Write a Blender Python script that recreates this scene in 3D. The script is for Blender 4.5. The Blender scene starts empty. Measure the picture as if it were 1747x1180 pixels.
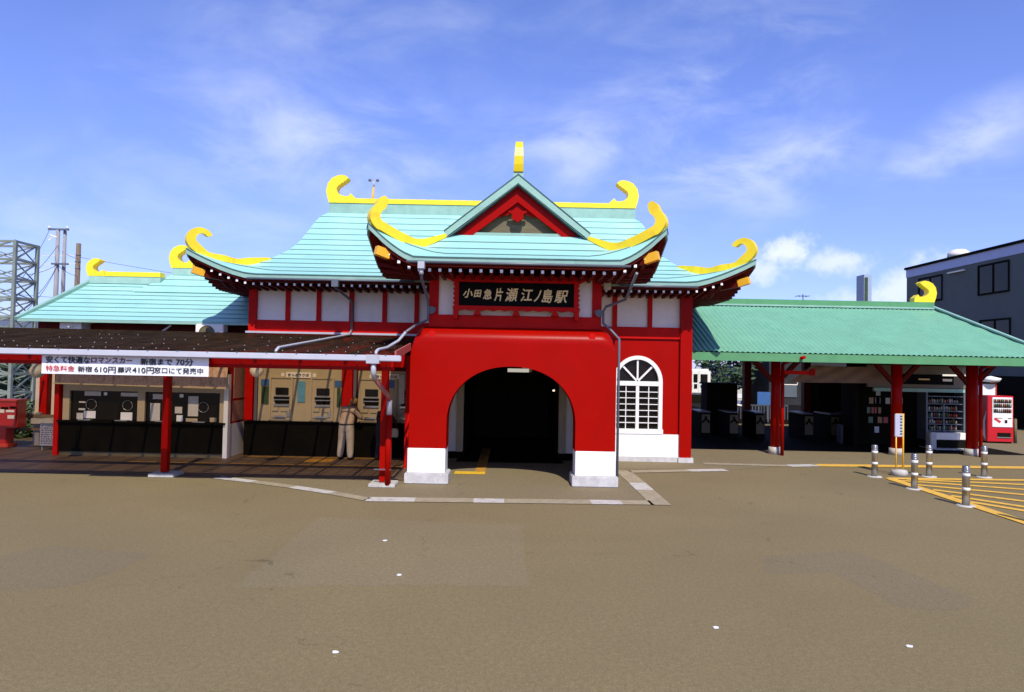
import bpy, bmesh, math, random
from mathutils import Vector, Matrix
random.seed(7)
R = math.radians
sc = bpy.context.scene
COL = sc.collection

# ------------------------------------------------------------------ camera
EYE = Vector((0, 0, 2.75))
cam = bpy.data.cameras.new('camera'); cam.sensor_width = 36; cam.lens = 24.0
cam.clip_start = 0.1; cam.clip_end = 3000
camo = bpy.data.objects.new('camera', cam); COL.objects.link(camo)
RM = Matrix.Rotation(R(90 + 1.475), 3, 'X') @ Matrix.Rotation(R(1.117), 3, 'Z')
camo.matrix_world = Matrix.Translation(EYE) @ RM.to_4x4()
sc.camera = camo
FPX = 24.0 / 36.0 * 1747

# ------------------------------------------------------------------ world, sun, exposure
SUN_EL, SUN_AZ = 47.0, 9.5          # sun behind the viewer, a little to the right
sdir = Vector((math.sin(R(SUN_AZ)) * math.cos(R(SUN_EL)), -math.cos(R(SUN_AZ)) * math.cos(R(SUN_EL)), math.sin(R(SUN_EL))))
w = bpy.data.worlds.new('World'); sc.world = w; w.use_nodes = True
nt = w.node_tree; nt.nodes.clear()
def N(tree, typ, **kw):
    n = tree.nodes.new(typ)
    for k, v in kw.items():
        if k.startswith('i_'):
            n.inputs[k[2:].replace('_', ' ')].default_value = v
        else: setattr(n, k, v)
    return n
def mth(tree, op, a, b=None, c=None):
    n = tree.nodes.new('ShaderNodeMath'); n.operation = op
    for i, v in enumerate((a, b, c)):
        if v is None: continue
        if isinstance(v, (int, float)): n.inputs[i].default_value = v
        else: tree.links.new(v, n.inputs[i])
    return n.outputs[0]
def mixc(tree, fac, a, b, blend='MIX'):
    n = tree.nodes.new('ShaderNodeMix'); n.data_type = 'RGBA'; n.blend_type = blend
    for sock, v in ((n.inputs[0], fac), (n.inputs[6], a), (n.inputs[7], b)):
        if isinstance(v, (int, float)): sock.default_value = v
        elif isinstance(v, (tuple, list)): sock.default_value = tuple(v) + ((1,) if len(v) == 3 else ())
        else: tree.links.new(v, sock)
    return n.outputs[2]
def ramp(tree, val, p0, p1, c0=(0, 0, 0, 1), c1=(1, 1, 1, 1), interp='EASE'):
    if p0 > p1: p0, p1, c0, c1 = p1, p0, c1, c0
    n = tree.nodes.new('ShaderNodeValToRGB'); n.color_ramp.interpolation = interp
    n.color_ramp.elements[0].position = p0; n.color_ramp.elements[1].position = p1
    n.color_ramp.elements[0].color = c0; n.color_ramp.elements[1].color = c1
    tree.links.new(val, n.inputs[0]); return n.outputs[0]
sky = N(nt, 'ShaderNodeTexSky', sky_type='NISHITA', sun_disc=False, sun_elevation=R(SUN_EL),
        sun_rotation=R(180 - SUN_AZ), altitude=0, air_density=1.0, dust_density=0.3, ozone_density=2.5)
tc = N(nt, 'ShaderNodeTexCoord')
sep = N(nt, 'ShaderNodeSeparateXYZ'); nt.links.new(tc.outputs['Generated'], sep.inputs[0])
zz = mth(nt, 'ADD', mth(nt, 'MAXIMUM', sep.outputs[2], 0.0), 0.10)
cx_ = mth(nt, 'DIVIDE', sep.outputs[0], zz); cy_ = mth(nt, 'DIVIDE', sep.outputs[1], zz)
cmb = N(nt, 'ShaderNodeCombineXYZ'); nt.links.new(cx_, cmb.inputs[0]); nt.links.new(cy_, cmb.inputs[1])
mp = N(nt, 'ShaderNodeMapping'); mp.inputs['Scale'].default_value = (0.55, 1.5, 1); mp.inputs['Rotation'].default_value = (0, 0, R(14))
mp.inputs['Location'].default_value = (2.3, 1.1, 0)
nt.links.new(cmb.outputs[0], mp.inputs[0])
n1 = N(nt, 'ShaderNodeTexNoise', i_Scale=1.15, i_Detail=9.0, i_Roughness=0.6, i_Distortion=1.6); nt.links.new(mp.outputs[0], n1.inputs[0])
n2 = N(nt, 'ShaderNodeTexNoise', i_Scale=0.45, i_Detail=3.0, i_Roughness=0.5, i_Distortion=0.4); nt.links.new(mp.outputs[0], n2.inputs[0])
wisps = mth(nt, 'MULTIPLY', ramp(nt, n1.outputs[0], 0.42, 0.80), ramp(nt, n2.outputs[0], 0.36, 0.62))
cmb3 = N(nt, 'ShaderNodeMapping'); nt.links.new(tc.outputs['Generated'], cmb3.inputs[0])
warpn = N(nt, 'ShaderNodeTexNoise', i_Scale=7.0, i_Detail=3.0); nt.links.new(cmb3.outputs[0], warpn.inputs[0])
wsep = N(nt, 'ShaderNodeSeparateXYZ'); nt.links.new(warpn.outputs['Color'], wsep.inputs[0])
heapn = N(nt, 'ShaderNodeTexNoise', i_Scale=42.0, i_Detail=9.0, i_Roughness=.6); nt.links.new(cmb3.outputs[0], heapn.inputs[0])
mpc = N(nt, 'ShaderNodeMapping'); mpc.inputs['Scale'].default_value = (1.0, 1.6, 2.4); mpc.inputs['Rotation'].default_value = (0, R(-32), R(10)); nt.links.new(tc.outputs['Generated'], mpc.inputs[0])
streakn = N(nt, 'ShaderNodeTexNoise', i_Scale=5.5, i_Detail=9.0, i_Roughness=.60, i_Distortion=.35); nt.links.new(mpc.outputs[0], streakn.inputs[0])
def blob(center, rx, rz, tilt, kind, lo, hi, amt, seed=0, freq=1.0):
    """a cloud standing in one direction of the sky: kind 0 heaped, kind 1 wispy"""
    c = Vector(center).normalized()
    right = Vector((c.y, -c.x, 0)).normalized(); up = right.cross(c).normalized()
    a = right * math.cos(tilt) + up * math.sin(tilt); b = up * math.cos(tilt) - right * math.sin(tilt)
    def dot(v):
        d = N(nt, 'ShaderNodeVectorMath', operation='DOT_PRODUCT'); nt.links.new(tc.outputs['Generated'], d.inputs[0]); d.inputs[1].default_value = v; return d.outputs['Value']
    k = 1.0 if kind else .5
    da2 = mth(nt, 'ADD', mth(nt, 'DIVIDE', dot(a), rx), mth(nt, 'MULTIPLY', mth(nt, 'SUBTRACT', wsep.outputs[0], .5), k)); db2 = mth(nt, 'ADD', mth(nt, 'DIVIDE', dot(b), rz), mth(nt, 'MULTIPLY', mth(nt, 'SUBTRACT', wsep.outputs[1], .5), k))
    r2 = mth(nt, 'SQRT', mth(nt, 'ADD', mth(nt, 'MULTIPLY', da2, da2), mth(nt, 'MULTIPLY', db2, db2)))
    inside = mth(nt, 'MULTIPLY', mth(nt, 'MAXIMUM', mth(nt, 'SUBTRACT', 1.0, r2), 0.0), mth(nt, 'GREATER_THAN', dot(c), 0.0))
    if kind:
        v = mth(nt, 'MULTIPLY', ramp(nt, inside, 0.0, .9), ramp(nt, streakn.outputs[0], lo, hi + .06))
        return mth(nt, 'MULTIPLY', v, amt * .9)
    v = mth(nt, 'ADD', inside, mth(nt, 'MULTIPLY', mth(nt, 'SUBTRACT', heapn.outputs[0], 0.5), 1.3))
    return mth(nt, 'MULTIPLY', ramp(nt, v, lo, hi), mth(nt, 'MULTIPLY', ramp(nt, inside, 0.0, .25), amt))
def skydir(px, py):
    d = RM @ Vector(((px - 873.5) / FPX, -(py - 590) / FPX, -1)); return d.normalized()
clouds = [blob(skydir(1345, 428), .056, .040, 0.15, 0, .18, .85, .92), blob(skydir(1425, 446), .075, .030, -.08, 0, .2, .95, .75), blob(skydir(1300, 462), .06, .030, .1, 0, .15, .9, .7),
          blob(skydir(1650, 238), .15, .06, .35, 1, .30, .66, .62), blob(skydir(1545, 495), .09, .05, .5, 0, .15, .9, .8), blob(skydir(1480, 508), .12, .024, .1, 0, .2, 1.0, .55),
          blob(skydir(1230, 190), .30, .20, .75, 1, .34, .72, .50), blob(skydir(1270, 295), .26, .07, .10, 1, .30, .66, .70),
          blob(skydir(990, 262), .24, .10, -.15, 1, .30, .68, .65), blob(skydir(560, 255), .36, .15, -.1, 1, .30, .75, .60),
          blob(skydir(1120, 100), .30, .12, .6, 1, .35, .8, .4), blob(skydir(1310, 342), .11, .032, .0, 1, .25, .7, .5), blob(skydir(620, 60), .45, .17, .25, 1, .32, .85, .35), blob(skydir(200, 400), .45, .14, .05, 1, .28, .85, .45)]
cl = mth(nt, 'MULTIPLY', wisps, 0.06)
for c in clouds: cl = mth(nt, 'MAXIMUM', cl, c)
cl = mth(nt, 'MINIMUM', cl, 1.0)
tint = mixc(nt, 1.0, sky.outputs[0], (.83, .88, 1.43), 'MULTIPLY')
veil = ramp(nt, sep.outputs[2], 0.0, 0.55, (1, 1, 1, 1), (0, 0, 0, 1), 'LINEAR')
tint = mixc(nt, mth(nt, 'MULTIPLY', veil, 0.36), tint, (2.45, 2.95, 6.9))
skyc = mixc(nt, cl, tint, (6.2, 6.7, 7.6))
bg = N(nt, 'ShaderNodeBackground', i_Strength=0.112); nt.links.new(skyc, bg.inputs[0])
wo = N(nt, 'ShaderNodeOutputWorld'); nt.links.new(bg.outputs[0], wo.inputs[0])
sun = bpy.data.lights.new('sun', 'SUN'); sun.energy = 3.7; sun.angle = R(0.53); sun.color = (1.0, 0.955, 0.87)
suno = bpy.data.objects.new('sun', sun); COL.objects.link(suno)
suno.rotation_euler = sdir.to_track_quat('Z', 'Y').to_euler(); suno.location = sdir * 50
sc.view_settings.view_transform = 'Standard'; sc.view_settings.look = 'None'; sc.view_settings.gamma = 1
sc.view_settings.exposure = 0.45
sc.render.engine = 'CYCLES'; sc.cycles.max_bounces = 6; sc.cycles.diffuse_bounces = 4

# ------------------------------------------------------------------ helpers
def ray(px, py): return RM @ Vector(((px - 873.5) / FPX, -(py - 590) / FPX, -1))
def at(px, py, Y):                       # the point seen at a pixel, at depth Y
    d = ray(px, py); return EYE + d * (Y / d.y)
def gd(px, py, z=0.0):                   # the point of the ground seen at a pixel
    d = ray(px, py); return EYE + d * ((z - EYE.z) / d.z)
def inX(px, py, X):
    d = ray(px, py); return EYE + d * (X / d.x)

MATS = {}
def mat(name, col, rough=0.6, var=0.12, scale=3.0, bump=0.0, bscale=40.0, metal=0.0, spec=0.5, coat=0.0, dirt=None, dirtamt=0.25, dscale=1.2, emit=None, stretch=None):
    m = bpy.data.materials.new(name); m.use_nodes = True; t = m.node_tree
    b = t.nodes['Principled BSDF']
    b.inputs['Roughness'].default_value = rough; b.inputs['Metallic'].default_value = metal
    b.inputs['Specular IOR Level'].default_value = spec; b.inputs['Coat Weight'].default_value = coat
    tcn = t.nodes.new('ShaderNodeTexCoord'); vec = tcn.outputs['Object']
    if stretch:
        mpn = t.nodes.new('ShaderNodeMapping'); mpn.inputs['Scale'].default_value = stretch; t.links.new(vec, mpn.inputs[0]); vec = mpn.outputs[0]
    n = N(t, 'ShaderNodeTexNoise', i_Scale=scale, i_Detail=6.0, i_Roughness=0.6); t.links.new(vec, n.inputs[0])
    c0 = tuple(x * (1 - var) for x in col[:3]); c1 = tuple(min(1, x * (1 + var)) for x in col[:3])
    out = ramp(t, n.outputs[0], 0.3, 0.7, c0 + (1,), c1 + (1,), 'LINEAR')
    if dirt:
        n2 = N(t, 'ShaderNodeTexNoise', i_Scale=dscale, i_Detail=8.0, i_Roughness=0.7, i_Distortion=0.6); t.links.new(vec, n2.inputs[0])
        f = mth(t, 'MULTIPLY', ramp(t, n2.outputs[0], 0.48, 0.72), dirtamt)
        out = mixc(t, f, out, dirt)
    t.links.new(out, b.inputs['Base Color'])
    if bump:
        nb = N(t, 'ShaderNodeTexNoise', i_Scale=bscale, i_Detail=4.0); t.links.new(vec, nb.inputs[0])
        bp = N(t, 'ShaderNodeBump', i_Strength=bump, i_Distance=0.02); t.links.new(nb.outputs[0], bp.inputs['Height']); t.links.new(bp.outputs[0], b.inputs['Normal'])
    if emit:
        b.inputs['Emission Color'].default_value = emit[0] + (1,); b.inputs['Emission Strength'].default_value = emit[1]
    MATS[name] = m; return m

RED = mat('red_paint', (.315, .0030, .0010), .30, .06, 1.5, .06, 25, spec=.06, dirt=(.22, .006, .003), dirtamt=.30)
RED2 = mat('red_wood_paint', (.50, .004, .0015), .5, .12, 3, .12, 60, spec=.10, dirt=(.25, .008, .004), dirtamt=.3)
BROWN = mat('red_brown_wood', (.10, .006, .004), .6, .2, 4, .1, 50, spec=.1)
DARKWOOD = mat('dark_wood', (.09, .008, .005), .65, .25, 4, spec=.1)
WHITE = mat('white_paint', (.80, .79, .76), .55, .03, 2, .05, 40, dirt=(.55, .52, .47), dirtamt=.30)
PANEL = mat('white_wall_panel', (.84, .755, .65), .7, .03, 2, .04, 40, spec=.2, dirt=(.58, .52, .45), dirtamt=.35)
STONE = mat('grey_stone', (.50, .48, .46), .8, .15, 8, .3, 60, dirt=(.3, .28, .25), dirtamt=.5)
CONC = mat('concrete', (.46, .43, .38), .85, .15, 9, .3, 70, dirt=(.25, .22, .18), dirtamt=.5)
YEL = mat('yellow_paint', (.90, .66, .012), .35, .08, 2, .05, 30, dirt=(.78, .42, .01), dirtamt=.6, dscale=2.5)
ORANGE = mat('orange_yellow_paint', (.84, .42, .010), .4, .08, 3)
VERD = mat('weathered_copper_trim', (.26, .43, .35), .5, .10, 3, .05, 20, spec=.3, dirt=(.17, .30, .24), dirtamt=.4)
VERD2 = mat('copper_sheet_dark', (.30, .48, .40), .55, .12, 3, spec=.3)
GRN = mat('green_painted_metal', (.10, .28, .125), .5, .08, 2, spec=.2, dirt=(.08, .2, .09), dirtamt=.4)
PIPE = mat('grey_pipe', (.10, .11, .13), .4, .1, 4)
PIPEL = mat('pale_grey_pipe', (.40, .41, .44), .4, .08, 4)
GUT = mat('white_gutter', (.47, .47, .51), .4, .05, 3)
BLACK = mat('black_tile', (.006, .005, .003), .7, .3, 3, spec=.05)
GLASSD = mat('dark_glass', (.008, .006, .004), .12, .2, 2, spec=.22)
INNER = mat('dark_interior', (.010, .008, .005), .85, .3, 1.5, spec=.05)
CREAM = mat('cream_panel', (.46, .37, .23), .5, .06, 3, spec=.2)
BEIGE = mat('beige_ticket_panel', (.46, .37, .22), .5, .08, 3, spec=.2)
METAL = mat('stainless_steel', (.40, .38, .33), .28, .1, 6, metal=.9)
STEEL = mat('grey_green_steel', (.22, .25, .20), .5, .2, 3, metal=.2, dirt=(.14, .09, .05), dirtamt=.4)
OLIVE = mat('olive_weathered_sheet', (.11, .085, .035), .6, .25, 3, dirt=(.15, .16, .09), dirtamt=.6, stretch=(1, 1, 4))
RAFW = mat('rafter_end_white', (.78, .78, .74), .6, .04, 5)
SIGNB = mat('black_lacquer', (.004, .003, .002), .5, .2, 3, spec=.05)
GOLD = mat('gold_leaf', (.86, .62, .27), .5, .10, 12, spec=.3)
BANW = mat('white_banner_cloth', (.78, .78, .80), .7, .03, 2)
INK = mat('black_ink', (.02, .02, .02), .6, .1, 5)
INKR = mat('red_ink', (.55, .03, .02), .6, .1, 5)
INKB = mat('dark_brown_ink', (.20, .035, .02), .6, .1, 5)
REED = mat('woven_reed_blind', (.62, .40, .28), .8, .30, 14, .3, 60, stretch=(3, 1, .7), dirt=(.16, .09, .05), dirtamt=.8, dscale=3)
PAPER = mat('paper_poster', (.55, .52, .46), .7, .08, 6)
PAPERP = mat('pink_poster', (.42, .24, .18), .7, .25, 9)
BLUE = mat('blue_sign', (.04, .12, .30), .5, .1, 5)
BLUEG = mat('blue_grey_wall', (.118, .128, .118), .7, .06, 1.0, .05, 30, spec=.1)
PALEB = mat('pale_blue_band', (.42, .45, .62), .6, .05, 2)
MAILR = mat('mailbox_red', (.50, .016, .010), .3, .06, 3)
VEND = mat('vending_red', (.50, .006, .012), .3, .05, 3)
YLINE = mat('yellow_road_paint', (.72, .40, .045), .75, .12, 8, .2, 80, dirt=(.36, .24, .08), dirtamt=.6, dscale=5)
WLINE = mat('white_road_paint', (.50, .46, .40), .8, .1, 8, .2, 80, dirt=(.26, .21, .14), dirtamt=.9, dscale=6)
WOODP = mat('weathered_pole_wood', (.16, .11, .07), .8, .2, 4, .3, 40, stretch=(4, 4, .6))
GPOLE = mat('grey_concrete_pole', (.26, .25, .26), .8, .1, 4)
WIRE = mat('black_wire', (.02, .02, .025), .6, .1, 2)
LEAF = mat('leaf_green', (.05, .10, .025), .7, .45, 6)
LEAFD = mat('leaf_dark_green', (.028, .060, .022), .7, .4, 6)
BARK = mat('bark', (.10, .07, .05), .9, .3, 8, .4, 30)

def asphalt(name, base, lo, hi, sheet=False):
    m = bpy.data.materials.new(name); m.use_nodes = True; t = m.node_tree; b = t.nodes['Principled BSDF']
    b.inputs['Roughness'].default_value = .85; b.inputs['Specular IOR Level'].default_value = .3
    tcn = t.nodes.new('ShaderNodeTexCoord'); v = tcn.outputs['Object']
    def noise(s, d=6, r=.6, dis=0):
        n = N(t, 'ShaderNodeTexNoise', i_Scale=s, i_Detail=float(d), i_Roughness=r, i_Distortion=float(dis)); t.links.new(v, n.inputs[0]); return n.outputs[0]
    big = noise(.22, 5, .55, .8); mid = noise(1.3, 6, .65); fine = noise(18, 6, .85); fine2 = noise(95, 3, .7)
    col = ramp(t, big, .3, .7, tuple(x * lo for x in base) + (1,), tuple(x * hi for x in base) + (1,), 'LINEAR')
    pebble = noise(420, 2, .6)
    col = mixc(t, mth(t, 'MULTIPLY', ramp(t, pebble, .52, .70), .5), col, tuple(min(1, x * 1.6) for x in base)); col = mixc(t, mth(t, 'MULTIPLY', ramp(t, pebble, .46, .32), .5), col, tuple(x * .5 for x in base))
    col = mixc(t, mth(t, 'MULTIPLY', ramp(t, mid, .35, .75), .28), col, tuple(x * .78 for x in base))
    col = mixc(t, mth(t, 'MULTIPLY', ramp(t, fine, .36, .64), .75), col, tuple(x * .62 for x in base))
    col = mixc(t, mth(t, 'MULTIPLY', ramp(t, fine2, .55, .72), .85), col, tuple(min(1, x * 1.95) for x in base))
    col = mixc(t, mth(t, 'MULTIPLY', ramp(t, fine2, .44, .30), .6), col, tuple(x * .45 for x in base))
    g1 = noise(13, 4, .75); g2 = noise(52, 3, .75)
    col = mixc(t, mth(t, 'MULTIPLY', ramp(t, g1, .40, .60, interp='LINEAR'), .22), col, tuple(x * .60 for x in base)); col = mixc(t, mth(t, 'MULTIPLY', ramp(t, g2, .50, .66, interp='LINEAR'), .42), col, tuple(x * .55 for x in base)); col = mixc(t, mth(t, 'MULTIPLY', ramp(t, g2, .46, .34, interp='LINEAR'), .42), col, tuple(min(1, x * 1.5) for x in base))
    vo = N(t, 'ShaderNodeTexVoronoi', i_Scale=3.2); t.links.new(v, vo.inputs[0])
    spots = mth(t, 'LESS_THAN', vo.outputs['Distance'], .022)
    col = mixc(t, mth(t, 'MULTIPLY', spots, .8), col, (.42, .40, .36))
    vc = N(t, 'ShaderNodeTexVoronoi', i_Scale=.16, feature='DISTANCE_TO_EDGE')
    dn = N(t, 'ShaderNodeTexNoise', i_Scale=1.1, i_Detail=6.0); t.links.new(v, dn.inputs[0])
    vm = N(t, 'ShaderNodeVectorMath', operation='MULTIPLY_ADD'); t.links.new(dn.outputs['Color'], vm.inputs[0]); vm.inputs[1].default_value = (1.6, 1.6, 0); t.links.new(v, vm.inputs[2]); t.links.new(vm.outputs[0], vc.inputs[0])
    crack = mth(t, 'MULTIPLY', mth(t, 'LESS_THAN', vc.outputs['Distance'], .0016), ramp(t, mid, .5, .6))
    col = mixc(t, mth(t, 'MULTIPLY', crack, .55), col, tuple(x * .35 for x in base))
    t.links.new(col, b.inputs['Base Color'])
    bp = N(t, 'ShaderNodeBump', i_Strength=.35, i_Distance=.006); t.links.new(fine2, bp.inputs['Height']); t.links.new(bp.outputs[0], b.inputs['Normal'])
    return m
ASPH = asphalt('worn_asphalt', (.228, .171, .078), .82, 1.14)
ASPH2 = asphalt('newer_asphalt', (.214, .163, .084), .84, 1.12)
ASPH4 = asphalt('pale_asphalt', (.236, .181, .092), .84, 1.13)
ASPH3 = asphalt('forecourt_asphalt', (.228, .176, .092), .88, 1.08)

def brickmat(name, c1, c2, mort, bw, rh, ms, rough, bump, vec='Object', offs=0.5, dirt=None):
    m = bpy.data.materials.new(name); m.use_nodes = True; t = m.node_tree; b = t.nodes['Principled BSDF']; b.inputs['Roughness'].default_value = rough
    tcn = t.nodes.new('ShaderNodeTexCoord'); v = tcn.outputs[vec]
    br = N(t, 'ShaderNodeTexBrick', offset=offs, i_Scale=1.0, i_Brick_Width=bw, i_Row_Height=rh, i_Mortar_Size=ms, i_Mortar_Smooth=0.1, i_Bias=0.0)
    br.inputs['Color1'].default_value = c1 + (1,); br.inputs['Color2'].default_value = c2 + (1,); br.inputs['Mortar'].default_value = mort + (1,)
    t.links.new(v, br.inputs[0])
    n = N(t, 'ShaderNodeTexNoise', i_Scale=1.4, i_Detail=8.0, i_Roughness=.65); t.links.new(tcn.outputs['Object'], n.inputs[0])
    col = mixc(t, mth(t, 'MULTIPLY', ramp(t, n.outputs[0], .42, .75), .35), br.outputs[0], tuple(x * .72 for x in (dirt or c1)))
    t.links.new(col, b.inputs['Base Color'])
    bp = N(t, 'ShaderNodeBump', i_Strength=bump, i_Distance=.02); t.links.new(br.outputs['Fac'], bp.inputs['Height']); bp.invert = True
    t.links.new(bp.outputs[0], b.inputs['Normal']); return m
TILE = brickmat('brown_paving_tile', (.150, .098, .062), (.105, .070, .045), (.03, .02, .014), .30, .30, .012, .6, .3, offs=0)
# copper roof courses: UV u runs along the eave, v up the slope, both in metres
COPPER = brickmat('copper_roof_sheet', (.305, .590, .515), (.345, .640, .570), (.26, .52, .47), 1.9, .30, .004, .42, .12, vec='UV', dirt=(.36, .68, .60))
COPPER.node_tree.nodes['Principled BSDF'].inputs['Metallic'].default_value = 0.0
SEAM_SHADE = mat('copper_seam_and_edge_shadow', (.05, .115, .11), .6, .2, 5)  # dark lap joints, and the shadow line painted along the fascia tops
CORR = mat('green_corrugated_sheet', (.165, .38, .245), .5, .10, 1.2, spec=.2, dirt=(.12, .31, .20), dirtamt=.5)
CORRB = mat('dark_brown_corrugated_sheet', (.030, .019, .010), .65, .45, 2.5, spec=.05, dirt=(.075, .055, .035), dirtamt=.6, dscale=5, stretch=(1, .3, 1))

def see_through(m, amount, tint):
    t = m.node_tree; out = t.nodes['Material Output']; b = t.nodes['Principled BSDF']
    tr = N(t, 'ShaderNodeBsdfTransparent'); tr.inputs[0].default_value = tint + (1,)
    mx = N(t, 'ShaderNodeMixShader'); mx.inputs[0].default_value = amount
    t.links.new(b.outputs[0], mx.inputs[1]); t.links.new(tr.outputs[0], mx.inputs[2]); t.links.new(mx.outputs[0], out.inputs[0])
see_through(CORRB, .42, (1.0, .78, .50))       # brown plastic roofing sheet lets amber light through
class MB:
    """collects shapes, built into one mesh object"""
    def __init__(s): s.bm = bmesh.new(); s.uv = s.bm.loops.layers.uv.new('UVMap')
    def face(s, pts, m=0, uv=None, smooth=False):
        f = s.bm.faces.new([s.bm.verts.new(p) for p in pts]); f.material_index = m; f.smooth = smooth
        if uv:
            for l, u in zip(f.loops, uv): l[s.uv].uv = u
        return f
    def box(s, x0, x1, y0, y1, z0, z1, m=0, rot=None, bev=0):
        c = Vector(((x0 + x1) / 2, (y0 + y1) / 2, (z0 + z1) / 2)); d = (abs(x1 - x0), abs(y1 - y0), abs(z1 - z0))
        M = Matrix.Translation(c) @ (rot.to_4x4() if rot else Matrix()) @ Matrix.Diagonal((d[0], d[1], d[2], 1))
        r = bmesh.ops.create_cube(s.bm, size=1, matrix=M)
        fs = set(f for v in r['verts'] for f in v.link_faces)
        for f in fs: f.material_index = m
        if bev:
            es = list(set(e for v in r['verts'] for e in v.link_edges))
            bmesh.ops.bevel(s.bm, geom=es, offset=min(bev, min(d) * .45), segments=2, affect='EDGES', material=-1)
        return s
    def grid(s, rows, m=0, uvs=None, smooth=True, close=False, flip=False):
        vs = [[s.bm.verts.new(p) for p in r] for r in rows]
        for i in range(len(vs) - 1):
            n = len(vs[i]); rng = range(n if close else n - 1)
            for j in rng:
                k = (j + 1) % n
                q = [vs[i][j], vs[i][k], vs[i + 1][k], vs[i + 1][j]]; ij = [(i, j), (i, k), (i + 1, k), (i + 1, j)]
                if flip: q.reverse(); ij.reverse()
                if len(set(tuple(v.co) for v in q)) < 3: continue
                try: f = s.bm.faces.new(q)
                except ValueError: continue
                f.material_index = m; f.smooth = smooth
                if uvs:
                    for l, (a, b) in zip(f.loops, ij): l[s.uv].uv = uvs[a][b]
        return vs
    def tube(s, pts, r, n=10, m=0, cap=True, smooth=True):
        pts = [Vector(p) for p in pts]; rs = r if isinstance(r, (list, tuple)) else [r] * len(pts)
        rows = []; prev = None
        for i, p in enumerate(pts):
            a = pts[max(0, i - 1)]; b = pts[min(len(pts) - 1, i + 1)]; d = (b - a).normalized()
            if prev is None:
                u = d.orthogonal().normalized()
            else:
                u = (prev - d * prev.dot(d)).normalized()
            prev = u; v = d.cross(u)
            rows.append([p + (u * math.cos(2 * math.pi * k / n) + v * math.sin(2 * math.pi * k / n)) * rs[i] for k in range(n)])
        vs = s.grid(rows, m, smooth=smooth, close=True)
        if cap:
            for ring, fl in ((vs[0], True), (vs[-1], False)):
                f = s.bm.faces.new(list(reversed(ring)) if fl else ring); f.material_index = m
        return s
    def cyl(s, x, y, z0, z1, r, n=20, m=0, r2=None): return s.tube([(x, y, z0), (x, y, z1)], [r, r2 if r2 else r], n, m)
    def bar(s, a, b, wx, wz, m=0, up=(0, 0, 1)):
        a, b = Vector(a), Vector(b); d = (b - a).normalized(); side = d.cross(Vector(up))
        if side.length < 1e-4: side = Vector((1, 0, 0))
        side.normalize(); u = side.cross(d).normalized()
        ring = lambda p: [p + side * sx * wx / 2 + u * sz * wz / 2 for sx, sz in ((-1, -1), (1, -1), (1, 1), (-1, 1))]
        vs = s.grid([ring(a), ring(b)], m, smooth=False, close=True)
        for r_, fl in ((vs[0], True), (vs[1], False)):
            f = s.bm.faces.new(list(reversed(r_)) if fl else r_); f.material_index = m
        return s
    def lathe(s, prof, x, y, n=24, m=0):
        rows = [[(x + r * math.cos(2 * math.pi * k / n), y + r * math.sin(2 * math.pi * k / n), z) for k in range(n)] for r, z in prof]
        s.grid(rows, m, close=True); return s
    def plate(s, outline, ax, thick, m=0, taper=None):
        """extrude a 2-D outline [(a, z)] along the other horizontal axis; ax maps (a, z, t) to a point"""
        f = [s.bm.verts.new(ax(a, z, -thick / 2)) for a, z in outline]; b = [s.bm.verts.new(ax(a, z, thick / 2)) for a, z in outline]
        n = len(outline)
        for ring in (f, list(reversed(b))):
            q = s.bm.faces.new(ring); q.material_index = m
        for i in range(n):
            q = s.bm.faces.new([f[(i + 1) % n], f[i], b[i], b[(i + 1) % n]]); q.material_index = m
        return s
    def build(s, name, ms, parent=None, kind=None, fixn=True):
        if fixn: bmesh.ops.recalc_face_normals(s.bm, faces=s.bm.faces[:])
        me = bpy.data.meshes.new(name); s.bm.to_mesh(me); s.bm.free()
        for mm in (ms if isinstance(ms, (list, tuple)) else [ms]): me.materials.append(mm)
        o = bpy.data.objects.new(name, me); COL.objects.link(o)
        if parent:
            o.parent = parent
            if parent.parent is None: o.location = -parent.location if not parent.get('local') else (0, 0, 0)
        if kind: o['kind'] = kind
        return o
def thing(name, label, cat, loc=(0, 0, 0), group=None, local=False):
    o = bpy.data.objects.new(name, None); COL.objects.link(o); o.location = loc; o.empty_display_size = .2
    o['label'] = label; o['category'] = cat
    if group: o['group'] = group
    if local: o['local'] = True
    return o
def tag(o, label, cat, group=None):
    o['label'] = label; o['category'] = cat
    if group: o['group'] = group
    return o
def dup(root, loc, rz=0, label=None):
    r = root.copy(); COL.objects.link(r); r.location = loc; r.rotation_euler = (0, 0, rz)
    if label: r['label'] = label
    for ch in list(root.children):
        c = ch.copy(); COL.objects.link(c); c.parent = r
        for g in ch.children:
            d = g.copy(); COL.objects.link(d); d.parent = c
    return r
def one(name, label, cat, m, fn, group=None):          # a thing that is one mesh
    b = MB(); fn(b); return tag(b.build(name, m), label, cat, group)
def part(name, m, parent, fn): b = MB(); fn(b); return b.build(name, m, parent)
def cat_rom(P, n=6, closed=False):
    P = [Vector(p) for p in P]; out = []; L = len(P)
    for i in range(L if closed else L - 1):
        if closed: a, b, c, d = P[(i - 1) % L], P[i], P[(i + 1) % L], P[(i + 2) % L]
        else: a, b, c, d = P[max(0, i - 1)], P[i], P[i + 1], P[min(L - 1, i + 2)]
        for k in range(n):
            t = k / n; out.append(.5 * ((2 * b) + (c - a) * t + (2 * a - 5 * b + 4 * c - d) * t * t + (3 * b - a - 3 * c + d) * t ** 3))
    if not closed: out.append(P[-1])
    return out
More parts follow.
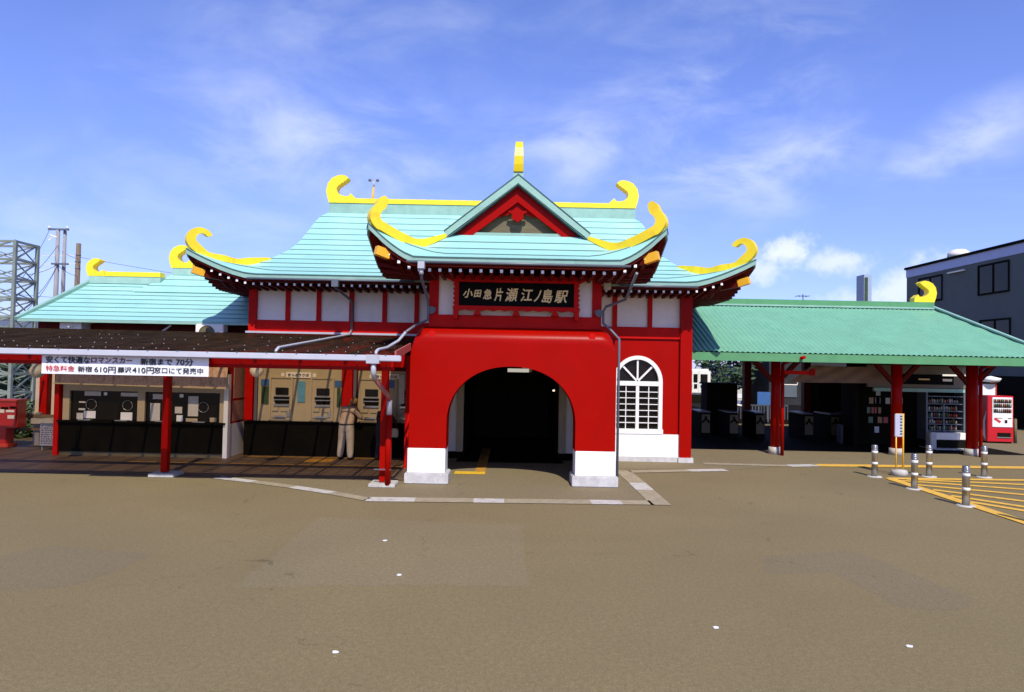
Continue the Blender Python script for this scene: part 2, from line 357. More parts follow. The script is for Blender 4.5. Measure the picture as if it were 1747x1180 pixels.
def text(body, height, m, parent, loc, name='lettering', width=None, shear=0, bold=0.0, extrude=.004, rz=0.0, space=1.0, rot=0.0):
    """writing as real geometry standing in the XZ plane, facing -Y; loc is its lower left corner"""
    c = bpy.data.curves.new('lettering', 'FONT'); c.body = body; c.size = height; c.extrude = extrude; c.shear = shear; c.space_character = space; c.resolution_u = 4
    o = bpy.data.objects.new('lettering', c); COL.objects.link(o)
    bpy.context.view_layer.update()
    me = bpy.data.meshes.new_from_object(o.evaluated_get(bpy.context.evaluated_depsgraph_get()))
    bpy.data.objects.remove(o)
    xs = [v.co.x for v in me.vertices]; ys = [v.co.y for v in me.vertices]
    x0, x1, y0, y1 = min(xs), max(xs), min(ys), max(ys)
    sx = (width / (x1 - x0)) if width else 1; sy = height / (y1 - y0) if width else 1
    Q = Matrix.Rotation(rz, 3, 'Z') @ Matrix.Rotation(R(90), 3, 'X') @ Matrix.Rotation(rot, 3, 'Z')
    base = [(((v.co.x - x0) * sx, (v.co.y - y0) * sy, v.co.z)) for v in me.vertices]
    polys = [tuple(f.vertices) for f in me.polygons]; V, F = [], []
    for k, (ox, oy) in enumerate(((0, 0), (bold, 0), (-bold, 0), (0, bold), (0, -bold)) if bold else ((0, 0),)):
        off = len(V); V += [Q @ Vector((x + ox, y + oy, z + k * .0006)) + Vector(loc) for x, y, z in base]; F += [tuple(i + off for i in f) for f in polys]
    bpy.data.meshes.remove(me); me = bpy.data.meshes.new(name); me.from_pydata(V, [], F)
    me.materials.append(m)
    o = bpy.data.objects.new(name, me); COL.objects.link(o); o.parent = parent
    if parent is not None and parent.parent is None and parent.type == 'EMPTY': o.location = -parent.location if not parent.get('local') else (0, 0, 0)
    return o

# ------------------------------------------------------------------ ground
def poly(name, pts, m, z, px=True, ragged=0):
    b = MB(); P = [gd(*p) if px else Vector((p[0], p[1], 0)) for p in pts]
    if ragged:
        Q = []
        for i, p in enumerate(P):
            q = P[(i + 1) % len(P)]; k = max(2, int((q - p).length / .12)); d = (q - p).normalized(); nn = Vector((-d.y, d.x, 0)); wob = 0
            for j in range(k):
                wob = wob * .8 + random.gauss(0, ragged); Q.append(p.lerp(q, j / k) + nn * wob)
        P = Q
    f = b.face([(p.x, p.y, z) for p in P]); f.normal_update()
    if f.normal.z < 0: f.normal_flip()
    return b.build(name, m, kind='structure', fixn=False)
b = MB(); b.face([(-900, -60, 0), (900, -60, 0), (900, 1500, 0), (-900, 1500, 0)]); b.build('ground', ASPH, kind='structure', fixn=False)
poly('asphalt_patch', [(545, 882), (890, 896), (905, 998), (400, 1002)], ASPH4, .0012, ragged=.018)
poly('asphalt_patch', [(90, 930), (262, 946), (120, 1000), (-60, 1010), (-60, 960)], ASPH2, .0012, ragged=.018)
poly('asphalt_patch', [(1290, 950), (1450, 938), (1660, 1020), (1640, 1042), (1540, 1036), (1420, 975), (1310, 978)], ASPH2, .0012, ragged=.018)
# forecourt in front of the arch, inside the flush kerb
poly('pavement', [(392, 812), (560, 838), (628, 850), (1118, 860), (1058, 800), (1178, 800), (1178, 778), (640, 774)], ASPH3, .004)
poly('pavement', [(1178, 805), (1390, 793), (1900, 800), (1900, 740), (1178, 740)], ASPH3, .004)
b = MB(); b.face([(5.3, 23.0, .008), (17.5, 23.0, .008), (17.5, 33, .008), (5.3, 33, .008)]); b.build('concourse_floor_shade', INNER, kind='structure', fixn=False)  # dark sheet over the ground, the canopy's deep shade as colour
b = MB(); b.face([(-1.5, 19.0, .008), (1.5, 19.0, .008), (1.5, 25.5, .008), (-1.5, 25.5, .008)]); b.build('passage_floor_shade', INNER, kind='structure', fixn=False)  # dark sheet painting the shade inside the arch
# tile paving under the left canopy
b = MB(); b.face([(-16, 16.05, .008), (-2.3, 15.75, .008), (-2.3, 20.6, .008), (-16, 20.6, .008)]); b.build('canopy_paving', TILE, kind='structure', fixn=False)
def strip(name, a, c, width, m, z=.012, up=True, h=None):
    A, B = gd(*a), gd(*c); d = (B - A).normalized(); nrm = Vector((-d.y, d.x, 0)) * width / 2
    q = [A - nrm, B - nrm, B + nrm, A + nrm]; bb = MB(); f = bb.face([(p.x, p.y, z) for p in q]); f.normal_update()
    if f.normal.z < 0: f.normal_flip()
    return bb.build(name, m, kind='structure', fixn=False)
KERB = mat('kerb_concrete', (.32, .26, .16), .9, .2, 6, .3, 60, dirt=(.17, .14, .1), dirtamt=.6, dscale=3)
for i, (a, c) in enumerate([((372, 815), (432, 822)), ((432, 822), (500, 831)), ((500, 831), (566, 841)), ((566, 841), (626, 852))]):
    strip('kerb_strip', a, c, .28, WLINE if i in (0, 2) else KERB)
xs = [626, 708, 756, 808, 860, 908, 1008, 1060, 1112]
for i in range(len(xs) - 1):
    yy = lambda x: 852 + (x - 626) * .0125
    strip('kerb_strip', (xs[i], yy(xs[i])), (xs[i + 1], yy(xs[i + 1])), .42, WLINE if i in (0, 3, 6) else KERB)
strip('kerb_strip', (1128, 862), (1100, 836), .40, KERB); strip('kerb_strip', (1100, 836), (1087, 824), .40, WLINE); strip('kerb_strip', (1087, 824), (1062, 803), .40, KERB)
strip('kerb_strip', (1075, 805), (1175, 803), .36, KERB); strip('kerb_strip', (1175, 803), (1238, 802), .38, WLINE)
strip('kerb_strip', (1200, 791), (1345, 795), .34, KERB, .013); strip('kerb_strip', (1345, 795), (1393, 794), .40, WLINE, .013)
strip('yellow_line', (1394, 794), (1990, 801), .46, YLINE, .014)
# hatched no-parking area
strip('yellow_line', (1516, 816.5), (1990, 823), .25, YLINE, .014)
strip('yellow_line', (1519, 817), (1990, 970), .27, YLINE, .016)
for a, c in [((1535, 820), (1990, 853)), ((1560, 827), (1990, 867)), ((1592, 836), (1990, 886)), ((1622, 846), (1990, 902)), ((1652, 856), (1990, 912)), ((1545, 818), (1990, 838))]:
    strip('yellow_line', a, c, .21, YLINE, .012)
# tactile strip through the arch
TACT = mat('tactile_yellow', (.70, .42, .02), .7, .1, 8, .4, 60)
poly('tactile_paving', [(-1.37, 16.88), (-.61, 16.88), (-.61, 17.30), (-1.37, 17.30)], TACT, .012, px=False)
TACD = mat('worn_shaded_tactile_yellow', (.46, .22, .025), .75, .3, 6, .3, 60, dirt=(.10, .06, .03), dirtamt=.8, dscale=3)  # worn, and darker than the front strip: shade put into its colour
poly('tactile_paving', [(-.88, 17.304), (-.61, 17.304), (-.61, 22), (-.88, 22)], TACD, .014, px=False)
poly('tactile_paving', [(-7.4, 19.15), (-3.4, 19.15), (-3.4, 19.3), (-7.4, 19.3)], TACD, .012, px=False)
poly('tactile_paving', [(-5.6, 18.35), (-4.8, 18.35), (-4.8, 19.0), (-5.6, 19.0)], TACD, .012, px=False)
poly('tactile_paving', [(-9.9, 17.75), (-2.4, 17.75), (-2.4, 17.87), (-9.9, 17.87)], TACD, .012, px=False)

# ------------------------------------------------------------------ roofs with upturned corners
def lerp_keys(K, t):
    for (a, va), (c, vc) in zip(K, K[1:]):
        if t <= c:
            s = (t - a) / (c - a); return va + (vc - va) * s
    return K[-1][1]
class Roof:
    def __init__(s, cx, wk, yk, zk, yb, lift, run, fade, back_lift=True):
        s.cx, s.wk, s.yk, s.zk, s.yb, s.L, s.run, s.fade, s.bl = cx, wk, yk, zk, yb, lift, run, fade, back_lift
        s.wk_s = None
    def w(s, t): return lerp_keys(s.wk, t)
    def y(s, t): return lerp_keys(s.yk, t)
    def yrear(s, t): return s.yb(t)
    def z(s, t): return lerp_keys(s.zk, t)
    def lift(s, c, t): return s.L * max(0, 1 - c / s.run) ** 1.45 * max(0, 1 - t / s.fade) ** 1.3
    def push(s, c, t): return .16 * max(0, 1 - c / s.run) ** 2 * max(0, 1 - t / s.fade)
    def front(s, u, t):                       # u in [-1, 1]
        w = s.w(t); c = w * (1 - abs(u))
        return Vector((s.cx + u * w, s.y(t) - s.push(c, t), s.z(t) + s.lift(c, t)))
    def side(s, sg, v, t):                    # v: metres back from the front corner
        w = s.w(t); y0 = s.y(t); y1 = s.yrear(t); yy = y0 + v * (y1 - y0)
        c = v * (y1 - y0)
        if s.bl: c = min(c, (1 - v) * (y1 - y0))
        return Vector((s.cx + sg * (w + s.push(c, t) * .6 * (1 if c > 0 else 0)), yy - (s.push(0, t) if v == 0 else 0), s.z(t) + s.lift(c, t)))
US = [-1, -.985, -.965, -.94, -.91, -.88, -.84, -.80, -.76, -.7, -.6, -.45, -.3, -.15, 0, .15, .3, .45, .6, .7, .76, .80, .84, .88, .91, .94, .965, .985, 1]
VS = [0, .01, .025, .045, .07, .1, .14, .2, .3, .5, .7, .8, .86, .9, .93, .955, .975, .99, 1]
def courses(b, fn, params, n, t0, t1, step=.020, cols=0):
    """sheet courses lapped like weatherboards: each course's lower edge stands proud, a dark joint under it"""
    vlen = 0
    for k in range(n):
        a = t0 + (t1 - t0) * k / n; c = t0 + (t1 - t0) * (k + 1) / n
        lo = [fn(p, a) for p in params]; hi = [fn(p, c) for p in params]
        low = [p + Vector((0, 0, step)) for p in lo]; hip = [p + Vector((0, 0, .0)) for p in hi]
        us = [0]
        for i in range(1, len(lo)): us.append(us[-1] + (lo[i] - lo[i - 1]).length)
        mid = len(lo) // 2; h = max((hi[mid] - lo[mid]).length, .05)
        off = (k * .97) % 1.9
        b.grid([low, hip], 0, uvs=[[(u + off, k * .30 + .006) for u in us], [(u + off, k * .30 + .294) for u in us]])
        if k: b.grid([lo, low], 1, smooth=False)

ZK = lambda z0, H, n=12, a=.62: [(i / n, z0 + H * (a * i / n + (1 - a) * (i / n) ** 2)) for i in range(n + 1)]
WK = [(0, 7.74), (.05, 7.36), (.1, 7.0), (.2, 6.42), (.3, 6.06), (.5, 5.70), (.75, 5.63), (.87, 5.60), (.95, 5.50), (.985, 5.38), (1, 5.22)]
MAIN = Roof(-1.16, WK, [(0, 18.6), (1, 23.8)], ZK(5.06, 2.92), lambda t: 29.0 - 5.2 * t, .64, 1.75, .155)

HALL = thing('station_building', 'red and white station hall with pale green tiered roof, curled gold tips and arched porch', 'building', (-1.1, 20, 0))
b = MB()
courses(b, lambda u, t: MAIN.front(u, t), US, 13, 0, 1)
for sg in (-1, 1): courses(b, lambda v, t: MAIN.side(sg, v, t), VS, 13, 0, 1)
# back slope in one sheet
b.grid([[Vector((MAIN.cx + u * MAIN.w(t), MAIN.yrear(t), MAIN.z(t) + MAIN.lift(MAIN.w(t) * (1 - abs(u)), t))) for u in US] for t in [i / 10 for i in range(11)]], 0)
ROOF = b.build('roof', [COPPER, SEAM_SHADE], HALL)

def eave_line(rf, top=0.016, n=1):
    fr = [rf.front(u, 0) for u in US]
    L = [rf.side(-1, v, 0) for v in VS]; Rr = [rf.side(1, v, 0) for v in VS]
    return list(reversed(L)) + fr[1:-1] + Rr
def eave_trim(rf, roof, wall, zwall, closed_back=True):
    line = eave_line(rf)
    cen = Vector((rf.cx, (rf.y(0) + rf.yrear(0)) / 2, 0))
    def inset(p, d, dz):
        q = p.copy(); sx = 1 if p.x > rf.cx else -1
        fx = min(1, abs(p.x - rf.cx) / rf.w(0)); on_side = abs(abs(p.x - rf.cx) - rf.w(0)) < .25
        if on_side: q.x -= sx * d
        if p.y < rf.y(0) + .02: q.y += d
        q.z += dz; return q
    b = MB(); b.grid([[inset(p, -.004, .018) for p in line], [inset(p, .002, -.022) for p in line]], 1, smooth=False); b.grid([[inset(p, .006, -.024) for p in line], [inset(p, .012, -.135) for p in line], [inset(p, .07, -.137) for p in line]], 0, smooth=False)  # dark top band paints the shadow under the roof edge
    b.build('fascia', [VERD, SEAM_SHADE], roof)
    b = MB(); b.grid([[inset(p, .05, -.125) for p in line], [inset(p, .06, -.20) for p in line], [inset(p, .2, -.20) for p in line]], 0, smooth=False)
    # soffit boards back to the wall
    x0, x1, y0, y1 = wall
    def towall(p):
        return Vector((max(x0, min(x1, p.x)), max(y0, min(y1, p.y)), zwall))
    b.grid([[inset(p, .2, -.20) for p in line], [towall(p) for p in line]], 0, smooth=False)
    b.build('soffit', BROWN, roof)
W0, W1, WY = -7.62, 5.17, 19.8
eave_trim(MAIN, ROOF, (W0, W1, WY, 28), 4.98)

# rafters: one mesh, every rafter an object
rb = MB(); rb.box(-.036, .036, 0.0, 1.15, -.042, .042); rb.face([(-.030, -.004, -.034), (.030, -.004, -.034), (.030, -.004, .034), (-.030, -.004, .034)], 1)
RAF = rb.build('rafter', [BROWN, RAFW], ROOF, fixn=False)
rafters = []
def rafter(p, rz, tilt, roof):
    o = RAF if not rafters else RAF.copy()
    if rafters: COL.objects.link(o)
    o.parent = roof; o.location = p; o.rotation_euler = (tilt, 0, rz); rafters.append(o)
HL = HALL.location
def raf_front(rf, roof, x0, x1, stepx, skip=None):
    x = x0
    while x <= x1 + 1e-6:
        if not (skip and skip(x)):
            u = (x - rf.cx) / rf.w(0); p = rf.front(max(-1, min(1, u)), 0)
            rafter(Vector((x, p.y + .10, p.z - .255)), 0, R(-2) - math.atan(rf.lift(rf.w(0) - abs(x - rf.cx), 0) / 1.3), roof)
        x += stepx
raf_front(MAIN, ROOF, MAIN.cx - 7.1, MAIN.cx + 7.1, .2254, skip=lambda x: -2.2 < x < 2.4)
for sg in (-1, 1):
    for k in range(16):
        d = .45 + k * .2254
        p = MAIN.side(sg, d / 10.4, 0)
        rafter(Vector((p.x - sg * .10, p.y, p.z - .255)), R(90) * sg, R(-2) - math.atan(MAIN.lift(d, 0) / 1.3), ROOF)

# hip horns
def ribbon(b, cen, wid, dirs, side, thick, th2=None):
    rows = []; n = len(cen)
    for i in range(n):
        t = thick + ((th2 if th2 is not None else thick) - thick) * i / (n - 1)
        nn = dirs[i] * wid[i] / 2; s = side * t / 2
        rows.append([cen[i] - nn - s, cen[i] + nn - s, cen[i] + nn + s, cen[i] - nn + s])
    vs = b.grid(rows, 0, smooth=False, close=True)
    b.bm.faces.new(list(reversed(vs[0]))); b.bm.faces.new(vs[-1])
def horn(rf, roof, sg, t1, curl, thick, w0=.05, w1=.23, hipw=(1.0,)):
    tip = rf.front(sg, 0); q = rf.front(sg, .14)
    d = Vector((tip.x - q.x, tip.y - q.y, 0)).normalized(); side = Vector((d.y, -d.x, 0)); up = Vector((0, 0, 1))
    C, W = [], []
    K = 9
    for i in range(K):
        t = t1 + (.10 - t1) * i / (K - 1); f = i / (K - 1); wd = w0 + (w1 - w0) * min(1, f * 1.7) ** .8
        C.append(rf.front(sg, t) + up * (wd * .5 - .02)); W.append(wd)
    for s, z, wd in curl: C.append(tip + d * s + up * z); W.append(wd * .88)
    pts = cat_rom([Vector((c.x, c.y, c.z)) for c in C], 5); ws = [v.x for v in cat_rom([Vector((x, 0, 0)) for x in W], 5)]
    dirs = []
    for i in range(len(pts)):
        tg = (pts[min(i + 1, len(pts) - 1)] - pts[max(i - 1, 0)]); tl = Vector((tg.dot(d), tg.z)).normalized()
        dirs.append((up * tl.x - d * tl.y).normalized())
    b = MB(); ribbon(b, pts, ws, dirs, side, thick)
    e = b.build('hip_horn', YEL, roof)
    # beam end under the corner
    b = MB(); c = tip - d * .34 + up * (-.60)
    b.bar(c + d * .15 + up * .045, c - d * .15 - up * .03, .15, .19)
    b.build('beam_end', ORANGE, roof)
    b = MB(); b.bar(c - d * .165 - up * .03, c - d * 1.6 - up * .20, .15, .19); b.build('hip_rafter', BROWN, roof)
CURL = [(-.58, -.14, .24), (-.32, .02, .27), (-.15, .17, .29), (-.12, .31, .28), (-.20, .46, .24), (-.34, .535, .19), (-.48, .52, .16), (-.58, .45, .17), (-.60, .40, .12)]
for sg in (-1, 1): horn(MAIN, ROOF, sg, .30, CURL, .15)

# ridge with its crescent ends
CRES = [(0, 0), (-.07, .2), (-.11, .42), (-.06, .68), (.08, .86), (.26, .95), (.44, .98), (.56, .955), (.66, .875), (.61, .835), (.575, .785), (.52, .765), (.48, .71), (.42, .695), (.37, .64), (.30, .60), (.25, .50), (.275, .38), (.40, .265), (.55, .235), (.68, .245), (.735, .34), (.80, .285), (.90, .19), (.92, 0)]
RZ = 7.98; rx0, rx1, ry = MAIN.cx - 5.30, MAIN.cx + 5.36, 23.8
part('ridge_box', VERD, HALL, lambda b: b.box(rx0, rx1, ry - .17, ry + .17, RZ - .12, RZ + .24))
part('ridge_cap', YEL, HALL, lambda b: b.box(rx0 + .86, rx1 - .86, ry - .20, ry + .20, RZ + .243, RZ + .41))
for sg, x in ((1, rx0), (-1, rx1)):
    part('ridge_horn', YEL, HALL, lambda b: b.plate([(a, z) for a, z in CRES], lambda a, z, t: (x + sg * a, ry + t, RZ + .246 + z), .40))

# ------------------------------------------------------------------ porch roof
PCX = .07
PZ = [(0, 4.98), (.25, 5.11), (.5, 5.28), (.75, 5.48), (1, 5.70)]
PORCH = Roof(PCX, [(0, 3.16), (.12, 2.88), (.3, 2.52), (.6, 2.06), (1, 1.60)], [(0, 14.5), (1, 15.72)], PZ, lambda t: 21.5 + .0 * t, .68, 1.0, .50, back_lift=False)
b = MB()
courses(b, lambda u, t: PORCH.front(u, t), US, 4, 0, 1, .02)
PV = [0, .012, .03, .05, .075, .1, .14, .2, .35, .6, 1]
for sg in (-1, 1): courses(b, lambda v, t: PORCH.side(sg, v, t), PV, 4, 0, 1, .02)
GA = 7.02; GH = 1.60; GZ = 5.70; GY = 15.62
# upper gable slopes
for sg in (-1, 1):
    def up_fn(v, t): return Vector((PCX + sg * (GH * (1 - t)), GY + v * 6.9, GZ + (GA - GZ) * (t * .92 + .08 * t * t)))
    courses(b, up_fn, [0, .3, 1], 5, 0, 1, .02)
PROOF = b.build('porch_roof', [COPPER, SEAM_SHADE], HALL)
def porch_trim():
    rf = PORCH; line = [rf.side(-1, v, 0) for v in reversed(PV[:9])] + [rf.front(u, 0) for u in US[1:-1]] + [rf.side(1, v, 0) for v in PV[:9]]
    def inset(p, d, dz):
        q = p.copy(); sx = 1 if p.x > rf.cx else -1
        if abs(abs(p.x - rf.cx) - rf.w(0)) < .2: q.x -= sx * d
        if p.y < rf.y(0) + .02: q.y += d
        q.z += dz; return q
    b = MB(); b.grid([[inset(p, -.004, .022) for p in line], [inset(p, .002, -.018) for p in line]], 1, smooth=False); b.grid([[inset(p, .006, -.02) for p in line], [inset(p, .012, -.12) for p in line], [inset(p, .07, -.122) for p in line]], smooth=False); b.build('fascia', [VERD, SEAM_SHADE], PROOF)  # top band: roof edge shadow painted in the dark seam colour
    b = MB(); b.grid([[inset(p, .05, -.115) for p in line], [inset(p, .06, -.19) for p in line], [inset(p, .2, -.19) for p in line]], smooth=False)
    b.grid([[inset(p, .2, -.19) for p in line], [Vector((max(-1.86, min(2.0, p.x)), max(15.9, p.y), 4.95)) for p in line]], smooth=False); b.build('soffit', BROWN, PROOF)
porch_trim()
raf_front(PORCH, PROOF, PCX - 2.75, PCX + 2.76, .2204)
for sg in (-1, 1):
    for k in range(6):
        d = .4 + k * .22; p = PORCH.side(sg, d / 7.0, 0)
        rafter(Vector((p.x - sg * .10, p.y, p.z - .25)), R(90) * sg, R(-2) - math.atan(PORCH.lift(d, 0) / 1.3), PROOF)
PCURL = [(-.21, -.015, .24), (-.13, .10, .26), (-.14, .22, .235), (-.21, .335, .20), (-.265, .40, .24), (-.30, .48, .235), (-.35, .56, .16), (-.37, .585, .07)]
for sg in (-1, 1): horn(PORCH, PROOF, sg, 1.0, PCURL, .19, .05, .20)
# verge, barge boards, gable
def gable_band(b, o0, o1, y0, y1, m=0, foot=0.0):
    """a chevron between two offsets below the verge line, from y0 to y1"""
    def chev(o): return [(PCX - GH - foot + 0, GZ - o * 1.0), (PCX, GA - o * 1.25), (PCX + GH + foot, GZ - o)]
    A, B = chev(o0), chev(o1)
    for i in range(2):
        q = [(A[i][0], A[i][1]), (A[i + 1][0], A[i + 1][1]), (B[i + 1][0], B[i + 1][1]), (B[i][0], B[i][1])]
        f = [b.bm.verts.new((x, y0, z)) for x, z in q]; k = [b.bm.verts.new((x, y1, z)) for x, z in q]
        b.bm.faces.new(f); b.bm.faces.new(list(reversed(k)))
        for j in range(4): b.bm.faces.new([f[(j + 1) % 4], f[j], k[j], k[(j + 1) % 4]])
def foot(o): return 0
part('verge', VERD, PROOF, lambda b: gable_band(b, -.05, .10, GY - .06, GY + .35, foot=.06))
part('verge', SEAM_SHADE, PROOF, lambda b: (gable_band(b, -.075, -.052, GY - .075, GY + .35, foot=.08), gable_band(b, .102, .122, GY - .05, GY + .3, foot=.03)))
part('barge_board', RED2, PROOF, lambda b: gable_band(b, .124, .20, GY + .17, GY + .27))
part('barge_board', RED, PROOF, lambda b: gable_band(b, .185, .42, GY + .12, GY + .20))
part('gable_panel', OLIVE, PROOF, lambda b: b.plate([(PCX - 1.45, GZ - .12), (PCX + 1.45, GZ - .12), (PCX, GA - .35)], lambda a, z, t: (a, GY + .33 + t, z), .05))
part('gable_sill', VERD, PROOF, lambda b: b.box(PCX - 1.05, PCX + 1.05, GY + .13, GY + .3, GZ + .0, GZ + .075))
# scalloped apron and hanging ornament of the gable
APR = [(0, .74), (-.36, .52), (-.40, .555), (-.33, .60), (-.30, .57), (-.24, .62), (-.19, .60), (-.14, .64), (-.1, .60)]
orn = [(0, -.19), (.05, -.14), (.10, -.13), (.14, -.07), (.13, -.01), (.16, .03), (.22, .045), (.20, .08), (.12, .075), (.06, .11), (0, .075), (-.06, .11), (-.12, .075), (-.20, .08), (-.22, .045), (-.16, .03), (-.13, -.01), (-.14, -.07), (-.10, -.13), (-.05, -.14)]
part('gable_pendant', RED, PROOF, lambda b: b.plate(orn, lambda a, z, t: (PCX + a, GY + .10 + t, 6.20 + z), .08))
def apron(b):
    h = [(.46, 6.14), (.40, 6.165), (.36, 6.155), (.30, 6.20), (.25, 6.19), (.18, 6.245), (.10, 6.25)]
    pts = [(-x, z) for x, z in h] + [(0, 6.28)] + [(x, z) for x, z in reversed(h)] + [(.2, 6.40), (0, 6.55), (-.2, 6.40)]
    b.plate(pts, lambda a, z, t: (PCX + a, GY + .215 + t, z), .025)
part('gable_apron', RED, PROOF, apron)
# porch ridge and its front horn
part('ridge_box', VERD2, PROOF, lambda b: b.box(PCX - .115, PCX + .115, GY + .05, 21.3, GA - .02, GA + .16))
def fronthorn(b):
    hs = .80
    for half in (0,):
        out = [(a * hs, z * hs) for a, z in CRES]
        n = len(out)
        f, k = [], []
        for a, z in out:
            th = .115 - .05 * (z / hs)
            f.append(b.bm.verts.new((PCX - th + .0, GY + .02 + a, GA + .165 + z))); k.append(b.bm.verts.new((PCX + th + .03 * z, GY + .02 + a, GA + .165 + z)))
        b.bm.faces.new(f); b.bm.faces.new(list(reversed(k)))
        for i in range(n): b.bm.faces.new([f[(i + 1) % n], f[i], k[i], k[(i + 1) % n]])
part('ridge_horn', YEL, PROOF, fronthorn)

# ------------------------------------------------------------------ main hall walls
def wall_with_arch(b, x0, x1, y0, y1, z0, z1, ax, hw, zs, rise, m=0, n=28, pw=2.2):
    """a wall slab with an arched opening down to z0"""
    arc = []
    for i in range(n + 1):
        a = math.pi * (1 - i / n); ca, sa = math.cos(a), math.sin(a)
        arc.append((ax + hw * math.copysign(abs(ca) ** (2 / pw), ca), zs + rise * abs(sa) ** (2 / pw)))
    inner = [(ax - hw, z0)] + arc + [(ax + hw, z0)]
    def outer(i, p):
        if i == 0: return (x0, z0)
        if i == len(inner) - 1: return (x1, z0)
        f = (i - 1) / (len(inner) - 3)
        if f < .25: return (x0, zs + (z1 - zs) * f / .25)
        if f > .75: return (x1, zs + (z1 - zs) * (1 - f) / .25)
        return (x0 + (x1 - x0) * (f - .25) / .5, z1)
    out = [outer(i, p) for i, p in enumerate(inner)]
    for yy in (y0, y1):
        b.grid([[(x, yy, z) for x, z in inner], [(x, yy, z) for x, z in out]], m, smooth=False)
    b.grid([[(x, y0, z) for x, z in inner], [(x, y1, z) for x, z in inner]], m, smooth=True)
    b.grid([[(x, y0, z) for x, z in out], [(x, y1, z) for x, z in out]], m, smooth=False)
WXC, WHW = 3.66, .70
cl0, cl1 = at(866, 631, 21.0), at(908, 631, 21.0)
CLM = thing('ceiling_light', 'pale strip light and sign box hanging in the top of the dark arch', 'lamp', ((cl0.x + cl1.x) / 2, 21, cl0.z))
part('tube', mat('pale_lamp', (.6, .58, .5), .6, .05, 2, emit=((1, .95, .8), .35)), CLM, lambda b: b.box(cl0.x, cl1.x - .1, 21, 21.06, cl0.z - .06, cl0.z + .05)); part('housing', CREAM, CLM, lambda b: (b.box(cl1.x - .3, cl1.x, 21.1, 21.2, cl0.z - .05, 3.38),))
q = at(945, 666, 22.0)
WLM = thing('wall_lamp', 'tiny lit lamp high on the right inside the dark arch', 'lamp', q)
part('bulb', mat('warm_bulb', (.8, .7, .5), .5, .02, 2, emit=((1, .85, .6), 1.2)), WLM, lambda b: b.lathe([(.001, q.z - .03), (.04, q.z - .02), (.05, q.z), (.04, q.z + .02), (.001, q.z + .03)], q.x, 22.0, 12)); part('bracket', PIPE, WLM, lambda b: b.box(q.x, 1.40, 21.98, 22.02, q.z + .03, q.z + .06))
def lower_wall(b):
    b.box(W0, -3.0, WY, WY + .25, .78, 3.54)             # ticket wall, left of the passage
    b.box(-3.0, -2.3, WY, WY + .25, .78, 3.54)
    wall_with_arch(b, 2.35, 5.0, WY, WY + .25, .80, 3.54, WXC, WHW, 2.29, .74, pw=2.0)
    b.box(W0, W0 + .25, WY + .25, 28, 0, 3.9); b.box(W1 - .25, W1, WY + .3, 28, 0, 3.9)
    b.box(W0, W1, 27.8, 28, 0, 4.9)
part('wall', RED, HALL, lower_wall)
part('inner_wall', PANEL, HALL, lambda b: (b.box(-2.3, -1.37, WY - .1, WY + .2, .2, 3.5), b.box(1.40, 2.35, WY - .1, WY + .2, .2, 3.5)))
part('inner_trim', CREAM, HALL, lambda b: (b.box(-1.55, -1.36, WY - .16, WY - .1, .2, 3.3), b.box(1.39, 1.58, WY - .16, WY - .1, .2, 3.3)))
part('baseboard', INNER, HALL, lambda b: (b.box(-2.3, -1.37, WY - .14, WY + .2, 0, .2), b.box(1.40, 2.35, WY - .14, WY + .2, 0, .2)))
part('dado', WHITE, HALL, lambda b: b.box(2.35, 4.86, WY - .05, WY + .2, .14, .79))
part('plinth', STONE, HALL, lambda b: b.box(2.35, 4.90, WY - .09, WY + .2, 0, .145))
part('corner_post', RED, HALL, lambda b: b.box(4.86, 5.20, WY - .12, WY + .3, .14, 4.95))
part('plinth', STONE, HALL, lambda b: b.box(4.83, 5.26, WY - .16, WY + .32, 0, .142))
part('corner_post', RED2, HALL, lambda b: b.box(W0 - .02, W0 + .2, WY - .08, WY + .3, 3.3, 4.95))
part('upper_wall', PANEL, HALL, lambda b: b.box(W0 + .1, W1 - .1, WY + .04, WY + .24, 3.86, 4.98))
part('lower_beam', RED2, HALL, lambda b: b.box(W0 + .2, 4.86, WY - .06, WY + .2, 3.545, 3.88))
part('upper_beam', BROWN, HALL, lambda b: b.box(W0 + .2, 4.86, WY - .04, WY + .2, 4.80, 4.95))
for x in (-6.53, -5.63, -4.68, -3.72, -2.79, -1.9, 1.95, 2.97, 3.99):
    part('wall_post', RED2, HALL, lambda b: b.box(x - .065, x + .065, WY - .03, WY + .2, 3.882, 4.798))
part('flashing', PIPEL, HALL, lambda b: b.box(W0 - .05, -2.0, WY - .2, WY - .065, 3.49, 3.545))
# passage and interior
part('passage_wall', mat('passage_wall_paint', (.035, .026, .016), .7, .3, 2, spec=.1), HALL, lambda b: (b.box(-1.5, -1.37, WY + .2, 25.5, 0, 3.5), b.box(1.40, 1.53, WY + .2, 25.5, 0, 3.5), b.box(-1.5, 1.53, 25.5, 25.6, 0, 3.5), b.box(-2.3, 2.35, WY, 25.5, 3.4, 3.5)))
